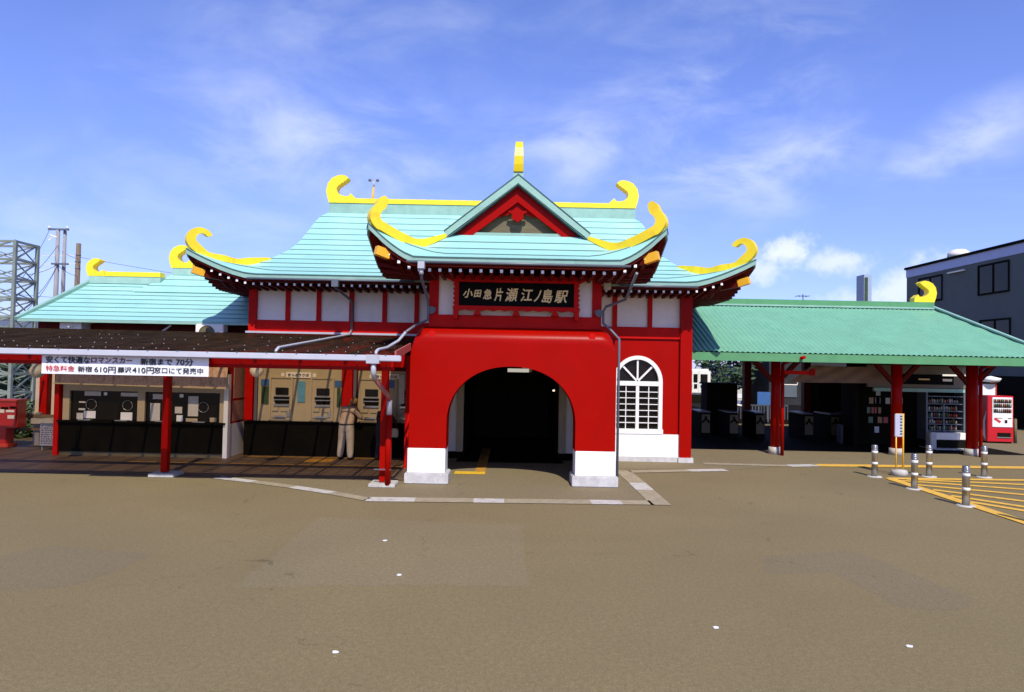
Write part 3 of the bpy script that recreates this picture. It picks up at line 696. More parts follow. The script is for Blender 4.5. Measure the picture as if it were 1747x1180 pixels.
# arched window
def arch_pts(hw, zs, rise, n=24): return [(WXC + hw * math.cos(math.pi * (1 - i / n)), zs + rise * math.sin(math.pi * (1 - i / n))) for i in range(n + 1)]
win = part('window', GLASSD, HALL, lambda b: b.plate([(WXC - WHW, .8)] + arch_pts(WHW, 2.29, .74) + [(WXC + WHW, .8)], lambda a, z, t: (a, WY + .12 + t, z), .02))
def wframe(b):
    o = [(WXC - WHW - .02, .8)] + arch_pts(WHW + .02, 2.29, .76) + [(WXC + WHW + .02, .8)]
    i_ = [(WXC - WHW + .09, .8)] + arch_pts(WHW - .09, 2.29, .65) + [(WXC + WHW - .09, .8)]
    b.grid([[(x, WY - .03, z) for x, z in o], [(x, WY - .03, z) for x, z in i_]], smooth=False)
    b.grid([[(x, WY - .03, z) for x, z in i_], [(x, WY + .11, z) for x, z in i_]], smooth=False)
    b.grid([[(x, WY - .03, z) for x, z in o], [(x, WY + .05, z) for x, z in o]], smooth=False)
    b.box(WXC - WHW + .08, WXC + WHW - .08, WY - .02, WY + .1, 2.18, 2.31); b.box(WXC - WHW - .04, WXC + WHW + .04, WY - .07, WY + .1, .795, .93)
part('window_frame', WHITE, win, wframe)
def muntins(b):
    b.box(WXC - .045, WXC + .045, WY - .01, WY + .1, .93, 2.18)
    for sx in (-1, 1): b.box(WXC + sx * .33 - .011, WXC + sx * .33 + .011, WY + .01, WY + .09, .93, 2.18)
    for k in range(1, 7):
        z = .93 + 1.25 * k / 7; b.box(WXC - .62, WXC + .62, WY + .015, WY + .085, z - .010, z + .010)
    for a in (45, 90, 135):
        b.bar((WXC, WY + .04, 2.30), (WXC + .64 * math.cos(R(a)), WY + .04, 2.30 + .66 * math.sin(R(a))), .05, .05, up=(0, 1, 0))
part('glazing_bar', WHITE, win, muntins)

# ------------------------------------------------------------------ porch body
PX0, PX1, PY0, PY1 = -2.30, 2.38, 15.5, 16.1
def porch_body(b):
    ax, hw, zs, rise = .01, 1.46, 1.38, 1.30
    n = 40; arc = []
    for i in range(n + 1):
        a = math.pi * (1 - i / n); ca, sa = math.cos(a), math.sin(a); arc.append((ax + hw * math.copysign(abs(ca) ** (2 / 2.15), ca), zs + rise * abs(sa) ** (2 / 2.15)))
    inner = [(ax - hw, .80)] + arc + [(ax + hw, .80)]
    # outline with rounded upper corners, then the rounded shoulder over to the top
    def outline(ins, top):
        r = .30
        L = [(PX0 + ins, .80)]; 
        ring = [(PX0 + ins, .80), (PX0 + ins, top - r)]
        for k in range(1, 9):
            a = math.pi - math.pi / 2 * k / 8; ring.append((PX0 + ins + r + r * math.cos(a), top - r + r * math.sin(a)))
        for k in range(1, 9): ring.append((PX0 + ins + r + (PX1 - PX0 - 2 * ins - 2 * r) * k / 9, top))
        for k in range(0, 9):
            a = math.pi / 2 - math.pi / 2 * k / 8; ring.append((PX1 - ins - r + r * math.cos(a), top - r + r * math.sin(a)))
        ring.append((PX1 - ins, .80)); return ring
    def resample(P, n):
        d = [0]
        for i in range(1, len(P)): d.append(d[-1] + math.dist(P[i], P[i - 1]))
        out = []; j = 0
        for k in range(n):
            t = d[-1] * k / (n - 1)
            while j < len(d) - 2 and d[j + 1] < t: j += 1
            f = (t - d[j]) / max(1e-9, d[j + 1] - d[j]); out.append((P[j][0] + (P[j + 1][0] - P[j][0]) * f, P[j][1] + (P[j + 1][1] - P[j][1]) * f))
        return out
    NN = 100; inn = resample(inner, NN); o1 = resample(outline(.0, 3.22), NN)
    b.grid([[(x, PY0, z) for x, z in inn], [(x, PY0, z) for x, z in o1]], smooth=False)
    b.grid([[(x, PY0, z) for x, z in inn], [(x, PY1, z) for x, z in inn]], smooth=True)
    b.grid([[(x, PY1, z) for x, z in inn], [(x, PY1, z) for x, z in o1]], smooth=False)
    # shoulder: quarter round of .38 m from the face up and back
    rr = .36; rows = []
    for k in range(11):
        a = math.pi / 2 * k / 10; dy = rr * (1 - math.cos(a)); dz = rr * math.sin(a)
        row = []
        for x, z in o1:
            f = max(0, min(1, (z - 2.0) / 1.2)) if z > 2.9 else 0
            f = max(0, (z - 2.92) / .30) if z > 2.92 else 0
            row.append((x, PY0 + dy, z + dz * min(1, f)))
        rows.append(row)
    last = rows[-1]; rows.append([(x, 19.9, z) for x, y, z in last])
    b.grid(rows, smooth=True)
part('porch_wall', RED, HALL, porch_body)
part('porch_base', WHITE, HALL, lambda b: (b.box(PX0 - .015, -1.46, PY0 - .02, PY1, .24, .80, bev=.012), b.box(1.48, PX1 + .015, PY0 - .02, PY1, .24, .80, bev=.012)))
part('porch_plinth', STONE, HALL, lambda b: (b.box(PX0 - .07, -1.38, PY0 - .08, PY1 + .05, 0, .245, bev=.02), b.box(1.41, PX1 + .07, PY0 - .08, PY1 + .05, 0, .245, bev=.02)))
part('porch_side_wall', PANEL, HALL, lambda b: (b.box(PX0 + .02, PX0 + .16, PY1, 19.7, 0, .82), b.box(PX1 - .16, PX1 - .02, PY1, 19.7, 0, .82), b.box(PX0 + .005, PX0 + .16, PY1, 19.7, .82, 3.0), b.box(PX1 - .16, PX1 - .005, PY1, 19.7, .82, 3.0)))
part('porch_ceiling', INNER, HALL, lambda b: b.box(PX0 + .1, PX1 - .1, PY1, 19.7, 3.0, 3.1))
# name-board storey of the porch
UX0, UX1, UY = -1.90, 2.02, 15.92
part('porch_upper_wall', PANEL, HALL, lambda b: b.box(UX0, UX1, UY, 19.7, 3.5, 4.97))
part('porch_upper_beam', RED2, HALL, lambda b: b.box(UX0 - .04, UX1 + .04, UY - .08, UY + .1, 3.50, 3.86))
part('porch_upper_beam', BROWN, HALL, lambda b: b.box(UX0 - .04, UX1 + .04, UY - .05, UY + .1, 4.79, 4.96))
for x0, x1 in ((UX0 - .05, UX0 + .17), (UX1 - .17, UX1 + .05)):
    part('porch_upper_post', RED2, HALL, lambda b: b.box(x0, x1, UY - .06, UY + .2, 3.862, 4.92))
for x in (PX0 + .48, PX1 - .56):
    part('shoulder_boss', RED2, HALL, lambda b: b.plate([(x + .075 * math.cos(a * .524) * (1 + .12 * (a % 2)), 3.395 + .075 * math.sin(a * .524) * (1 + .12 * (a % 2))) for a in range(12)], lambda a, z, t: (a, 15.58 + t, z), .12))
# gutter and pipes
def pipe(name, pts, r, m, parent=HALL): return part(name, m, parent, lambda b: b.tube(pts, r, 10))
pipe('gutter', [(PCX - 2.35, 14.455, 4.875), (PCX + 2.42, 14.455, 4.86)], .03, PIPE)
pipe('gutter', [(MAIN.cx - 6.1, 18.56, 4.935), (-2.7, 18.56, 4.93)], .035, PIPE)
pipe('gutter', [(2.9, 18.56, 4.93), (MAIN.cx + 6.2, 18.56, 4.935)], .035, PIPE)
part('rain_hopper', PIPEL, HALL, lambda b: (b.box(-2.02, -1.88, 14.33, 14.5, 4.72, 4.87), b.tube([(-1.95, 14.42, 4.72), (-1.95, 14.42, 4.6)], .05, 10)))
pipe('downpipe', [(-1.95, 14.42, 4.62), (-1.95, 14.5, 4.5), (-1.95, 15.7, 4.15), (-1.95, 15.76, 4.0), (-1.95, 15.72, 3.72), (-2.2, 15.5, 3.58), (-2.36, 15.1, 3.4)], .030, PIPE)
pipe('downpipe', [(2.62, 14.45, 4.72), (2.55, 15.4, 4.25), (2.15, 15.7, 4.1), (2.1, 15.78, 4.0), (2.1, 15.78, 3.72), (2.2, 15.62, 3.62), (2.44, 15.56, 3.36), (2.44, 15.56, .1)], .030, PIPE)
pipe('downpipe', [(-4.83, 18.5, 4.92), (-4.83, 18.5, 4.72), (-4.68, 19.6, 4.5), (-4.64, 19.70, 4.4), (-4.64, 19.70, 3.60)], .036, PIPE)
part('rain_hopper', PIPE, HALL, lambda b: b.box(-4.92, -4.74, 18.42, 18.58, 4.74, 4.93))
for x, y, z in ((UX0 + .02, UY - .12, 3.98), (UX1 - .02, UY - .12, 3.98)):
    part('floodlight', PIPE, HALL, lambda b: (b.tube([(x, y + .08, z), (x, y - .06, z - .03)], [.05, .09], 12), b.box(x - .1, x + .1, y + .02, y + .07, z - .04, z + .04)))

# ------------------------------------------------------------------ name board
NBX0, NBX1, NBZ0, NBZ1, NBY = -1.235, 1.395, 4.06, 4.60, 15.62
NB = thing('name_board', 'black lacquer name board with gold brush lettering in a red scalloped frame above the arch', 'sign', (.08, NBY, NBZ0))
NBYs = NBY
part('board', SIGNB, NB, lambda b: b.box(NBX0, NBX1, NBYs, NBYs + .08, NBZ0, NBZ1))
def nbframe(b):
    def scal(n, a0, a1, amp): return [(a0 + (a1 - a0) * i / n, amp if i % 2 else 0) for i in range(n + 1)]
    y = lambda a, z, t: (a, NBYs + .02 + t, z)
    top = [(x, NBZ1 + .14 + dz) for x, dz in scal(28, NBX0 - .30, NBX1 + .30, .035)] + [(NBX1 + .30, NBZ1 + .09), (NBX1 + .14, NBZ1 + .003), (NBX0 - .14, NBZ1 + .003), (NBX0 - .30, NBZ1 + .09)]
    b.plate(top, y, .14)
    bot = [(NBX0 - .14, NBZ0 - .003), (NBX1 + .14, NBZ0 - .003)] + [(x, NBZ0 - .085 - dz) for x, dz in reversed(scal(22, NBX0 - .14, NBX1 + .14, .03))]
    b.plate(bot, y, .12)
    for sx, xe in ((-1, NBX0), (1, NBX1)):
        o = [(xe + sx * .003, NBZ0), (xe + sx * .003, NBZ1)] + [(xe + sx * (.10 + dz), z) for z, dz in [(NBZ1 - (NBZ1 - NBZ0) * i / 10, .04 if i % 2 else 0) for i in range(11)]]
        b.plate(o, y, .12)
part('frame', RED2, NB, nbframe)
part('bracket', RED2, NB, lambda b: [b.box(x - .05, x + .05, NBYs, NBYs + .3, NBZ0 - .30, NBZ0 - .09) for x in (NBX0 - .08, NBX1 + .08)] + [b.plate([(x - .09, NBZ0 - .2), (x + .09, NBZ0 - .2), (x + .05, NBZ0 - .12), (x, NBZ0 - .09), (x - .05, NBZ0 - .12)], lambda a, z, t: (a, NBYs + .1 + t, z), .2) for x in (NBX0 + .42, .08, NBX1 - .42)])
sx = (NBX1 - NBX0) / (1630 - 160)                         # measured off the board itself
for ch, x0, x1, zt, zb, rt in (('小', 205, 335, 215, 335, 0), ('田', 345, 455, 232, 328, .04), ('急', 462, 578, 215, 352, .03), ('片', 608, 730, 195, 372, .03), ('瀬', 748, 928, 195, 375, .04),
                               ('江', 945, 1112, 200, 368, .03), ('ノ', 1115, 1218, 210, 372, 0), ('島', 1215, 1365, 198, 385, .03), ('駅', 1378, 1565, 215, 382, .03)):
    text(ch, (zb - zt) * sx * .92, GOLD, NB, (NBX0 + (x0 + 6 - 160) * sx, NBYs - .006, NBZ1 - (zb - 6 - 130) * sx), width=(x1 - x0 - 12) * sx, shear=.22, bold=.006, rot=rt)

one('eave_lamp', 'small cream lamp box under the right porch eave', 'lamp', CREAM, lambda b: (b.box(2.10, 2.26, 15.7, 15.86, 4.50, 4.68, bev=.015), b.box(2.16, 2.20, 15.76, 15.80, 4.68, 4.9)))
# ------------------------------------------------------------------ anemometer on the ridge
AN = thing('anemometer', 'small cup anemometer on a thin orange mast behind the left porch horn', 'weather instrument', (-5.0, 23.8, 8.3))
part('mast', ORANGE, AN, lambda b: b.tube([(-5.02, 23.9, 8.2), (-4.98, 23.9, 8.88)], [.05, .03], 8))
part('cup_head', PIPEL, AN, lambda b: (b.tube([(-4.98, 23.9, 8.88), (-4.98, 23.9, 9.08)], .035, 8), b.tube([(-5.12, 23.9, 9.1), (-4.84, 23.9, 9.1)], .012, 6)))
part('cups', PIPE, AN, lambda b: [b.lathe([(.001, 9.06), (.045, 9.07), (.06, 9.11), (.045, 9.15), (.001, 9.16)], -4.98 + dx, 23.9, 10) for dx in (-.14, .13)])

# ------------------------------------------------------------------ left wing
WING = thing('ticket_wing', 'low ticket wing with green copper roof and small gold ridge tips at the left', 'building', (-11, 21.5, 0))
EY, EZ, RY = 20.3, 3.80, 23.2
def wing_slope(x0, x1, X0, X1, zr, n):
    def f(u, t): return Vector((x0 + (X0 - x0) * t + u * ((x1 + (X1 - x1) * t) - (x0 + (X0 - x0) * t)), EY + (RY - EY) * t, EZ + (zr - EZ) * (.9 * t + .1 * t * t)))
    return f
b = MB()
courses(b, wing_slope(-14.72, -7.6, -14.38, -7.6, 5.24, 7), [0, .5, 1], 9, 0, 1)
courses(b, lambda u, t: wing_slope(-14.72, -7.6, -14.38, -7.6, 5.24, 7)(u, t) * 1 + Vector((0, 2 * (RY - EY) * (1 - t), 0)), [0, .5, 1], 6, 0, 1)
b.face([(-14.72, EY, EZ), (-14.38, RY, 5.24), (-14.72, 2 * RY - EY, EZ)])
def tall(u, t):
    t2 = .72 + .45 * t; x0 = -12.55 + .72 * t; return Vector((x0 + u * (-7.6 - x0), EY + (RY + .55 - EY) * t2 / 1.17 + .03, 4.86 + .80 * t))
courses(b, tall, [0, .5, 1], 3, 0, 1)
b.face([(-11.83, 23.79, 5.66), (-7.6, 23.79, 5.66), (-7.6, 26, 4.6), (-12.5, 26, 4.6)])
WR = b.build('roof', [COPPER, SEAM_SHADE], WING)
part('verge', VERD, WR, lambda b: (b.bar((-14.75, EY - .02, EZ + .0), (-14.40, RY, 5.27), .14, .12), b.box(-14.72, -7.7, EY - .02, EY + .06, EZ - .07, EZ + .012)))
part('ridge_box', VERD2, WR, lambda b: (b.box(-14.38, -11.95, RY - .14, RY + .14, 5.20, 5.44), b.box(-11.83, -7.6, 23.64, 23.94, 5.6, 5.84)))
part('ridge_cap', YEL, WR, lambda b: (b.box(-13.83, -11.95, RY - .16, RY + .16, 5.443, 5.60), b.box(-11.1, -7.6, 23.62, 23.96, 5.843, 6.0)))
part('ridge_horn', YEL, WR, lambda b: b.plate([(a * .62, z * .62) for a, z in CRES], lambda a, z, t: (-14.41 + a, RY + t, 5.443 + z), .3))
part('ridge_horn', YEL, WR, lambda b: b.plate([(a * .82, z * .82) for a, z in CRES], lambda a, z, t: (-11.88 + a, 23.79 + t, 5.845 + z), .34))
part('wall', BROWN, WING, lambda b: (b.box(-12.5, -7.65, 21.0, 21.2, 0, 3.78), b.box(-14.6, -12.5, 21.0, 21.2, 3.3, 3.78), b.box(-14.62, -14.45, 21.2, 25.5, 0, 3.9), b.box(-14.5, -7.65, 25.4, 25.6, 0, 3.9)))
part('wall', PANEL, WING, lambda b: (b.box(-14.62, -14.44, 21.02, 21.15, .85, 3.3), b.box(-14.12, -12.5, 21.02, 21.15, .85, 3.3)))
part('wall_base', CONC, WING, lambda b: b.box(-14.62, -12.5, 20.98, 21.18, .0, .85))
part('corner_post', RED2, WING, lambda b: b.box(-14.44, -14.21, 20.93, 21.2, 0.86, 3.3)); part('corner_post', DARKWOOD, WING, lambda b: b.box(-14.21, -14.12, 20.96, 21.2, 0.86, 3.3))
part('eave_bracket', PANEL, WING, lambda b: (b.box(-13.6, -12.95, 20.5, 20.95, 3.5, 3.74), b.bar((-13.3, 20.4, 3.6), (-12.7, 20.9, 3.78), .05, .05)))
part('eave_bracket', PANEL, WING, lambda b: b.bar((-10.65, 20.6, 3.45), (-10.35, 20.7, 3.72), .05, .05))
# ticket office front (under the canopy)
OX0, OX1, OY = -12.36, -7.80, 18.75
part('office_counter', BLACK, WING, lambda b: (b.box(OX0, OX1 - .02, OY, OY + .3, .12, .92), b.box(OX0 - .02, OX1, OY - .09, OY + .3, .92, .97)))
part('office_kick', OLIVE, WING, lambda b: b.box(OX0, OX1 - .02, OY + .04, OY + .3, 0, .12))
part('office_frame', CREAM, WING, lambda b: [b.box(x - w_, x + w_, OY + .05, OY + .2, .97, 1.99) for x, w_ in ((OX0 + .14, .09), (-10.16, .10), (OX1 - .12, .08))] + [b.box(OX0 + .05, OX1 - .05, OY + .048, OY + .19, 1.78, 1.99)])
part('office_glass', GLASSD, WING, lambda b: (b.box(OX0 + .23, -10.26, OY + .12, OY + .15, .97, 1.8), b.box(-10.06, OX1 - .2, OY + .12, OY + .15, .97, 1.8)))
part('office_wall', INNER, WING, lambda b: (b.box(OX0, OX1 - .01, OY + .06, OY + .2, 1.992, 3.0), b.box(OX0 + .02, OX0 + .1, OY + .3, 21.0, 0, 3.0), b.box(OX0, OX1, OY + .9, OY + 1.0, 0, 3.0)))
part('office_side_wall', RED2, WING, lambda b: b.box(OX1 - .12, OX1 + .0, OY + .16, 20.95, .92, 3.2))
part('office_side_dado', WHITE, WING, lambda b: b.box(OX1 - .14, OX1 + .02, OY + .16, 20.95, 0, .92))
part('office_corner', WHITE, WING, lambda b: b.box(OX1 - .06, OX1 + .06, OY - .02, OY + .15, 0, 2.3))
part('office_post', RED2, WING, lambda b: b.box(OX0 - .14, OX0 - .01, OY - .03, OY + .2, 0, 2.6))
for k, (x, z, r_) in enumerate(((-11.56, 1.40, .145), (-10.56, 1.39, .135), (-8.47, 1.38, .14))):
    part('speaking_hole', METAL, WING, lambda b: b.tube([(x + r_ * math.cos(2 * math.pi * i / 20), OY + .105, z + r_ * math.sin(2 * math.pi * i / 20)) for i in range(21)], .011, 6))
for x0, x1, z0, z1, mm in ((-11.95, -11.77, .99, 1.16, PAPER), (-11.75, -11.43, 1.02, 1.22, WHITE), (-10.74, -10.42, .98, 1.20, WHITE), (-9.93, -9.66, .98, 1.47, PAPER), (-11.75, -11.30, 1.64, 1.76, PAPER), (-10.75, -10.27, 1.64, 1.74, PAPER), (-9.87, -9.57, 1.58, 1.72, PAPER), (-8.89, -8.61, 1.13, 1.68, PAPER), (-9.20, -9.02, .98, 1.15, WHITE), (-8.94, -8.62, .98, 1.07, CREAM), (-8.28, -8.10, .98, 1.10, CREAM), (-11.22, -11.13, 1.66, 1.74, WHITE), (-9.13, -9.03, 1.64, 1.73, WHITE), (-9.25, -9.05, 1.2, 1.38, PAPER), (-11.9, -11.72, 1.24, 1.29, PAPER), (-11.9, -11.72, 1.44, 1.48, PAPER)):
    part('window_notice', mm, WING, lambda b: b.box(x0, x1, OY + .098, OY + .108, z0, z1))
for x0 in (-11.82, -10.82, -9.72, -8.7):
    part('ticket_tray', METAL, WING, lambda b: b.box(x0, x0 + .34, OY - .05, OY + .12, .972, .997))
part('reed_blind', REED, WING, lambda b: b.face([(OX0 + .04, OY - .30, 1.99), (OX1 + .1, OY - .30, 1.93), (OX1 + .05, OY - .05, 2.66), (OX0, OY - .05, 2.70)]))
part('blind_rail', CREAM, WING, lambda b: b.bar((OX0 + .02, OY - .305, 1.985), (OX1 + .12, OY - .305, 1.925), .04, .035))
for z0, z1, mm, y0, y1 in ((1.62, 2.5, PAPERP, 19.2, 20.1), (.98, 1.55, PAPERP, 19.15, 20.05)):
    one('wall_poster', 'large faded pink poster high on the ticket office side wall' if z0 > 1.5 else 'small faded pink poster low on the ticket office side wall', 'poster', mm, lambda b: b.box(OX1 + .003, OX1 + .022, y0, y1, z0, z1), 'posters on the office side wall')
# air conditioner
AC = thing('air_conditioner', 'white air conditioner unit with round fan above the brown canopy roof', 'air conditioner', (-8.95, 20.4, 3.5))
part('casing', PANEL, AC, lambda b: b.box(-9.36, -8.54, 20.15, 20.5, 3.12, 3.74, bev=.02))
part('fan_grille', OLIVE, AC, lambda b: (b.tube([(-9.02 + .23 * math.cos(2 * math.pi * i / 24), 20.14, 3.46 + .23 * math.sin(2 * math.pi * i / 24)) for i in range(25)], .014, 6), b.tube([(-9.02, 20.148, 3.46), (-9.02, 20.14, 3.46)], .22, 24), b.box(-9.24, -8.8, 20.12, 20.14, 3.45, 3.47), b.box(-9.03, -9.01, 20.12, 20.14, 3.25, 3.68)))

# ------------------------------------------------------------------ ticket machine wall
part('ticket_wall_base', BLACK, HALL, lambda b: b.box(W0 + .05, -2.35, WY - .35, WY - .01, 0, .97))
part('ticket_wall_post', RED2, HALL, lambda b: (b.box(W0 - .05, W0 + .18, WY - .12, WY - .01, .97, 3.4), b.box(-4.86, -4.58, WY - .12, WY - .01, .97, 3.4)))
part('ticket_wall_post', PIPE, HALL, lambda b: (b.box(-7.40, -7.32, WY - .08, WY - .01, .97, 3.3), b.box(-4.53, -4.45, WY - .16, WY - .01, .97, 3.4)))
part('ticket_panel', BEIGE, HALL, lambda b: (b.box(-7.3, -4.9, WY - .06, WY - .012, .97, 2.50), b.box(-4.42, -2.6, WY - .06, WY - .012, .97, 2.46)))
part('ticket_wall_lintel', DARKWOOD, HALL, lambda b: b.box(W0 + .1, -2.4, WY - .05, WY - .012, 2.505, 3.4))
def ticket_machine(x, label):
    r = thing('ticket_machine', label, 'ticket machine', (x, WY - .06, 1.0), 'ticket machines in the wall', local=True)
    def P(n, m, f): bb = MB(); f(bb); return bb.build(n, m, r)
    P('cabinet', CREAM, lambda b: (b.box(-.34, -.29, -.05, 0, 0, 1.2), b.box(.29, .34, -.05, 0, 0, 1.2), b.box(-.34, .34, -.05, 0, 1.2, 1.24), b.box(-.29, .29, -.02, 0, 0, 1.2)))
    P('screen', GLASSD, lambda b: b.box(-.16, .22, -.05, -.021, .72, .93, bev=.01))
    P('button_panel', INNER, lambda b: (b.box(-.16, .24, -.06, -.021, .47, .56), b.box(-.2, .24, -.06, -.021, .60, .66)))
    P('coin_shelf', METAL, lambda b: (b.box(-.20, .25, -.07, -.021, .41, .45), b.box(-.2, .25, -.08, -.021, .575, .595), b.box(-.2, .25, -.08, -.021, .675, .695)))
    P('slot_panel', CREAM, lambda b: (b.box(-.26, .18, -.05, -.021, .06, .22, bev=.01), b.box(.0, .26, -.06, -.021, .25, .34), b.box(-.24, -.06, -.07, -.021, .26, .36)))
    P('ticket_tray', METAL, lambda b: (b.box(-.16, .14, -.075, -.05, .08, .13), b.box(.19, .27, -.05, -.021, .1, .3)))
    return r
for x, l in ((-6.63, 'beige wall ticket machine left of the hanging blue panel'), (-5.45, 'beige wall ticket machine right of the hanging blue panel'), (-4.05, 'beige wall ticket machine the man in beige is using'), (-3.0, 'beige wall ticket machine behind the red front posts')):
    ticket_machine(x, l)
for x0, x1, z0, z1, mm, lab in ((-7.2, -6.98, 1.45, 1.95, LEAFD, 'green notice sheet left of the first ticket machine'), (-5.02, -4.92, 1.4, 1.95, LEAFD, 'narrow green notice sheet beside the red wall post'), (-6.16, -5.94, 1.52, 2.12, mat('pale_blue_sign', (.10, .30, .42), .5, .1, 5), 'pale blue hanging panel between two ticket machines'),
                                (-7.22, -6.95, 1.98, 2.16, BLUE, 'dark blue plate above a green notice sheet'), (-5.09, -4.9, 1.98, 2.16, BLUE, 'dark blue plate right of the second ticket machine'), (-3.62, -3.38, 1.98, 2.2, BLUE, 'dark blue plate right of the man at the ticket machine')):
    one('notice_plate', lab, 'notice', mm, lambda b: b.box(x0, x1, WY - .085, WY - .062, z0, z1), 'notices on the ticket wall')
for x0 in (-6.5, -3.95):
    s = thing('ticket_sign', 'white sign plate with small dark writing above the ' + ('pair of ticket machines' if x0 < -5 else 'man at the ticket machine'), 'sign', (x0 + .35, WY - .09, 2.3), 'sign plates above the machines')
    part('plate', PANEL, s, lambda b: (b.box(x0, x0 + .72, WY - .095, WY - .062, 2.22, 2.38), b.box(x0 - .14, x0 - .05, WY - .09, WY - .062, 2.25, 2.35), b.box(x0 + .77, x0 + .87, WY - .09, WY - .062, 2.25, 2.35)))
    text('きっぷうりば', .075, INK, s, (x0 + .06, WY - .1, 2.265), width=.6, bold=.002)

# ------------------------------------------------------------------ left canopy
CAN = thing('waiting_canopy', 'brown corrugated lean-to canopy with white gutter on red posts', 'canopy', (-6, 17, 0))
CX0, CX1 = -19.0, -2.34
def canz(y): return 2.885 + (y - 13.42) * (3.50 - 2.86) / (20.5 - 13.42)
b = MB(); xs_ = []; x = CX0
while x < CX1: xs_.append(x); x += .0315
rows = [[(x, y, canz(y) + .018 * math.cos(2 * math.pi * (x - CX0) / .126)) for x in xs_] for y in (13.37, 15, 17, 19.6)]
b.grid(rows); rows2 = [[(x, 19.6 + (1.0 if x < -7.7 else .0) * f, canz(19.6 + f) + .018 * math.cos(2 * math.pi * (x - CX0) / .126)) for x in xs_ if x < -7.7] for f in (0, .9)]
b.grid(rows2)
CSHEET = b.build('roof_sheet', CORRB, CAN)
def bolts(b):
    for y in (13.62, 14.9, 16.4, 18.0):
        x = CX0 + .06
        while x < CX1:
            if random.random() < (.8 if y < 14 else .3): b.box(x - .007, x + .007, y - .007, y + .007, canz(y) + .012, canz(y) + .027)
            x += .252
bo = part('roof_bolt', PIPEL, CAN, bolts); bo['kind'] = 'stuff'
part('gutter', GUT, CAN, lambda b: (b.box(CX0, -2.16, 13.30, 13.42, 2.745, 2.865, bev=.015),))
def brk(b):
    x = CX0 + .3
    while x < -2.2: b.box(x - .012, x + .012, 13.285, 13.43, 2.862, 2.88); x += .58
part('gutter_bracket', PIPE, CAN, brk)
part('gutter_outlet', PIPEL, CAN, lambda b: b.box(-2.83, -2.58, 13.27, 13.44, 2.70, 2.872))
part('beam', RED, CAN, lambda b: (b.box(CX0, -2.36, 13.62, 13.76, 2.56, 2.80), b.box(CX0, -2.36, 15.0, 15.12, 2.62, 2.92), b.box(CX0, -2.4, 17.6, 17.7, 2.9, 3.15)))
def raf(b):
    x = CX0 + .4
    while x < -2.4: b.bar((x, 13.5, canz(13.5) - .07), (x, 19.6, canz(19.6) - .07), .06, .08); x += .9
part('ceiling_joist', BROWN, CAN, raf)
part('verge_board', mat('faded_red_board', (.42, .10, .08), .5, .15, 4), CAN, lambda b: b.bar((-2.30, 13.5, canz(13.5) - .02), (-2.30, 15.45, canz(15.45) + .02), .035, .16))
P1, P2 = gd(281, 812), gd(653, 829)
for p in (P1, P2):
    part('post', RED, CAN, lambda b: b.box(p.x - .075, p.x + .075, p.y - .07, p.y + .08, .10, canz(p.y) - .05, bev=.008))
    part('footing', CONC, CAN, lambda b: b.box(p.x - .28, p.x + .30, p.y - .22, p.y + .30, 0, .085, bev=.015))
part('post', RED2, CAN, lambda b: b.box(-2.72, -2.60, 17.6, 17.72, 0, 3.0))
part('downpipe', PIPEL, CAN, lambda b: b.tube([(-2.70, 13.36, 2.72), (-2.70, 13.36, 2.52), (-2.70, 13.5, 2.40)], .052, 12))
part('downpipe', mat('faded_red_pipe', (.30, .10, .09), .5, .15, 3), CAN, lambda b: b.tube([(-2.70, 13.5, 2.40), (-2.66, 14.85, 1.98), (-2.65, 14.93, 1.86)], .048, 12))
part('downpipe', PIPEL, CAN, lambda b: b.tube([(-2.65, 14.93, 1.90), (-2.65, 14.93, 1.58)], .06, 12))
part('downpipe', RED, CAN, lambda b: b.tube([(-2.65, 14.93, 1.58), (-2.65, 14.93, .06)], .068, 12))
part('pipe_clamp', PIPE, CAN, lambda b: b.box(-2.95, -2.58, 14.88, 14.98, .385, .40))
part('roof_pipe', PIPEL, CAN, lambda b: b.tube([(-4.64, 19.7, 3.62), (-4.62, 19.3, canz(19.3) + .06), (-4.70, 13.75, canz(13.7) + .07), (-4.70, 13.62, canz(13.6) + .02), (-4.70, 13.6, canz(13.6) - .05)], .032, 10))
part('roof_pipe', PIPEL, CAN, lambda b: b.tube([(-2.36, 15.1, 3.40), (-2.5, 15.0, 3.2), (-2.60, 14.2, 3.03), (-2.68, 13.7, 2.98), (-2.70, 13.6, 2.94), (-2.70, 13.55, 2.86)], .032, 10))

# globe lamp, banner
g = at(438, 632, 16.5)
one('globe_lamp', 'white glass globe lamp hanging under the canopy before the ticket wall', 'lamp', PANEL, lambda b: (b.lathe([(.001, g.z - .16), (.08, g.z - .14), (.14, g.z - .08), (.165, g.z), (.14, g.z + .09), (.07, g.z + .15), (.05, g.z + .2), (.001, g.z + .21)], g.x, g.y, 24), b.cyl(g.x, g.y, g.z + .2, 3.05, .015, 8)), 'globe lamps under the canopy')
g2 = at(64, 632, 16.6)
one('globe_lamp', 'shaded globe lamp beside the red post at the canopy\'s left end', 'lamp', PAPER, lambda b: (b.lathe([(.001, g2.z - .18), (.10, g2.z - .15), (.16, g2.z - .08), (.18, g2.z), (.14, g2.z + .09), (.07, g2.z + .15), (.05, g2.z + .2), (.001, g2.z + .21)], g2.x, g2.y, 24), b.cyl(g2.x, g2.y, g2.z + .2, 3.05, .015, 8)), 'globe lamps under the canopy')
BN = thing('banner', 'long white banner with two lines of Japanese writing hung under the white gutter', 'banner', (-7.6, 13.52, 2.38))
BX0, BX1, BZ0, BZ1, BY = -9.26, -5.97, 2.375, 2.742, 13.465
b = MB(); rows = []
for k in range(7):
    z = BZ0 + (BZ1 - BZ0) * k / 6
    rows.append([(BX0 + (BX1 - BX0) * i / 60, BY + .006 * math.sin(i * .55) * (1 - k / 6), z) for i in range(61)])
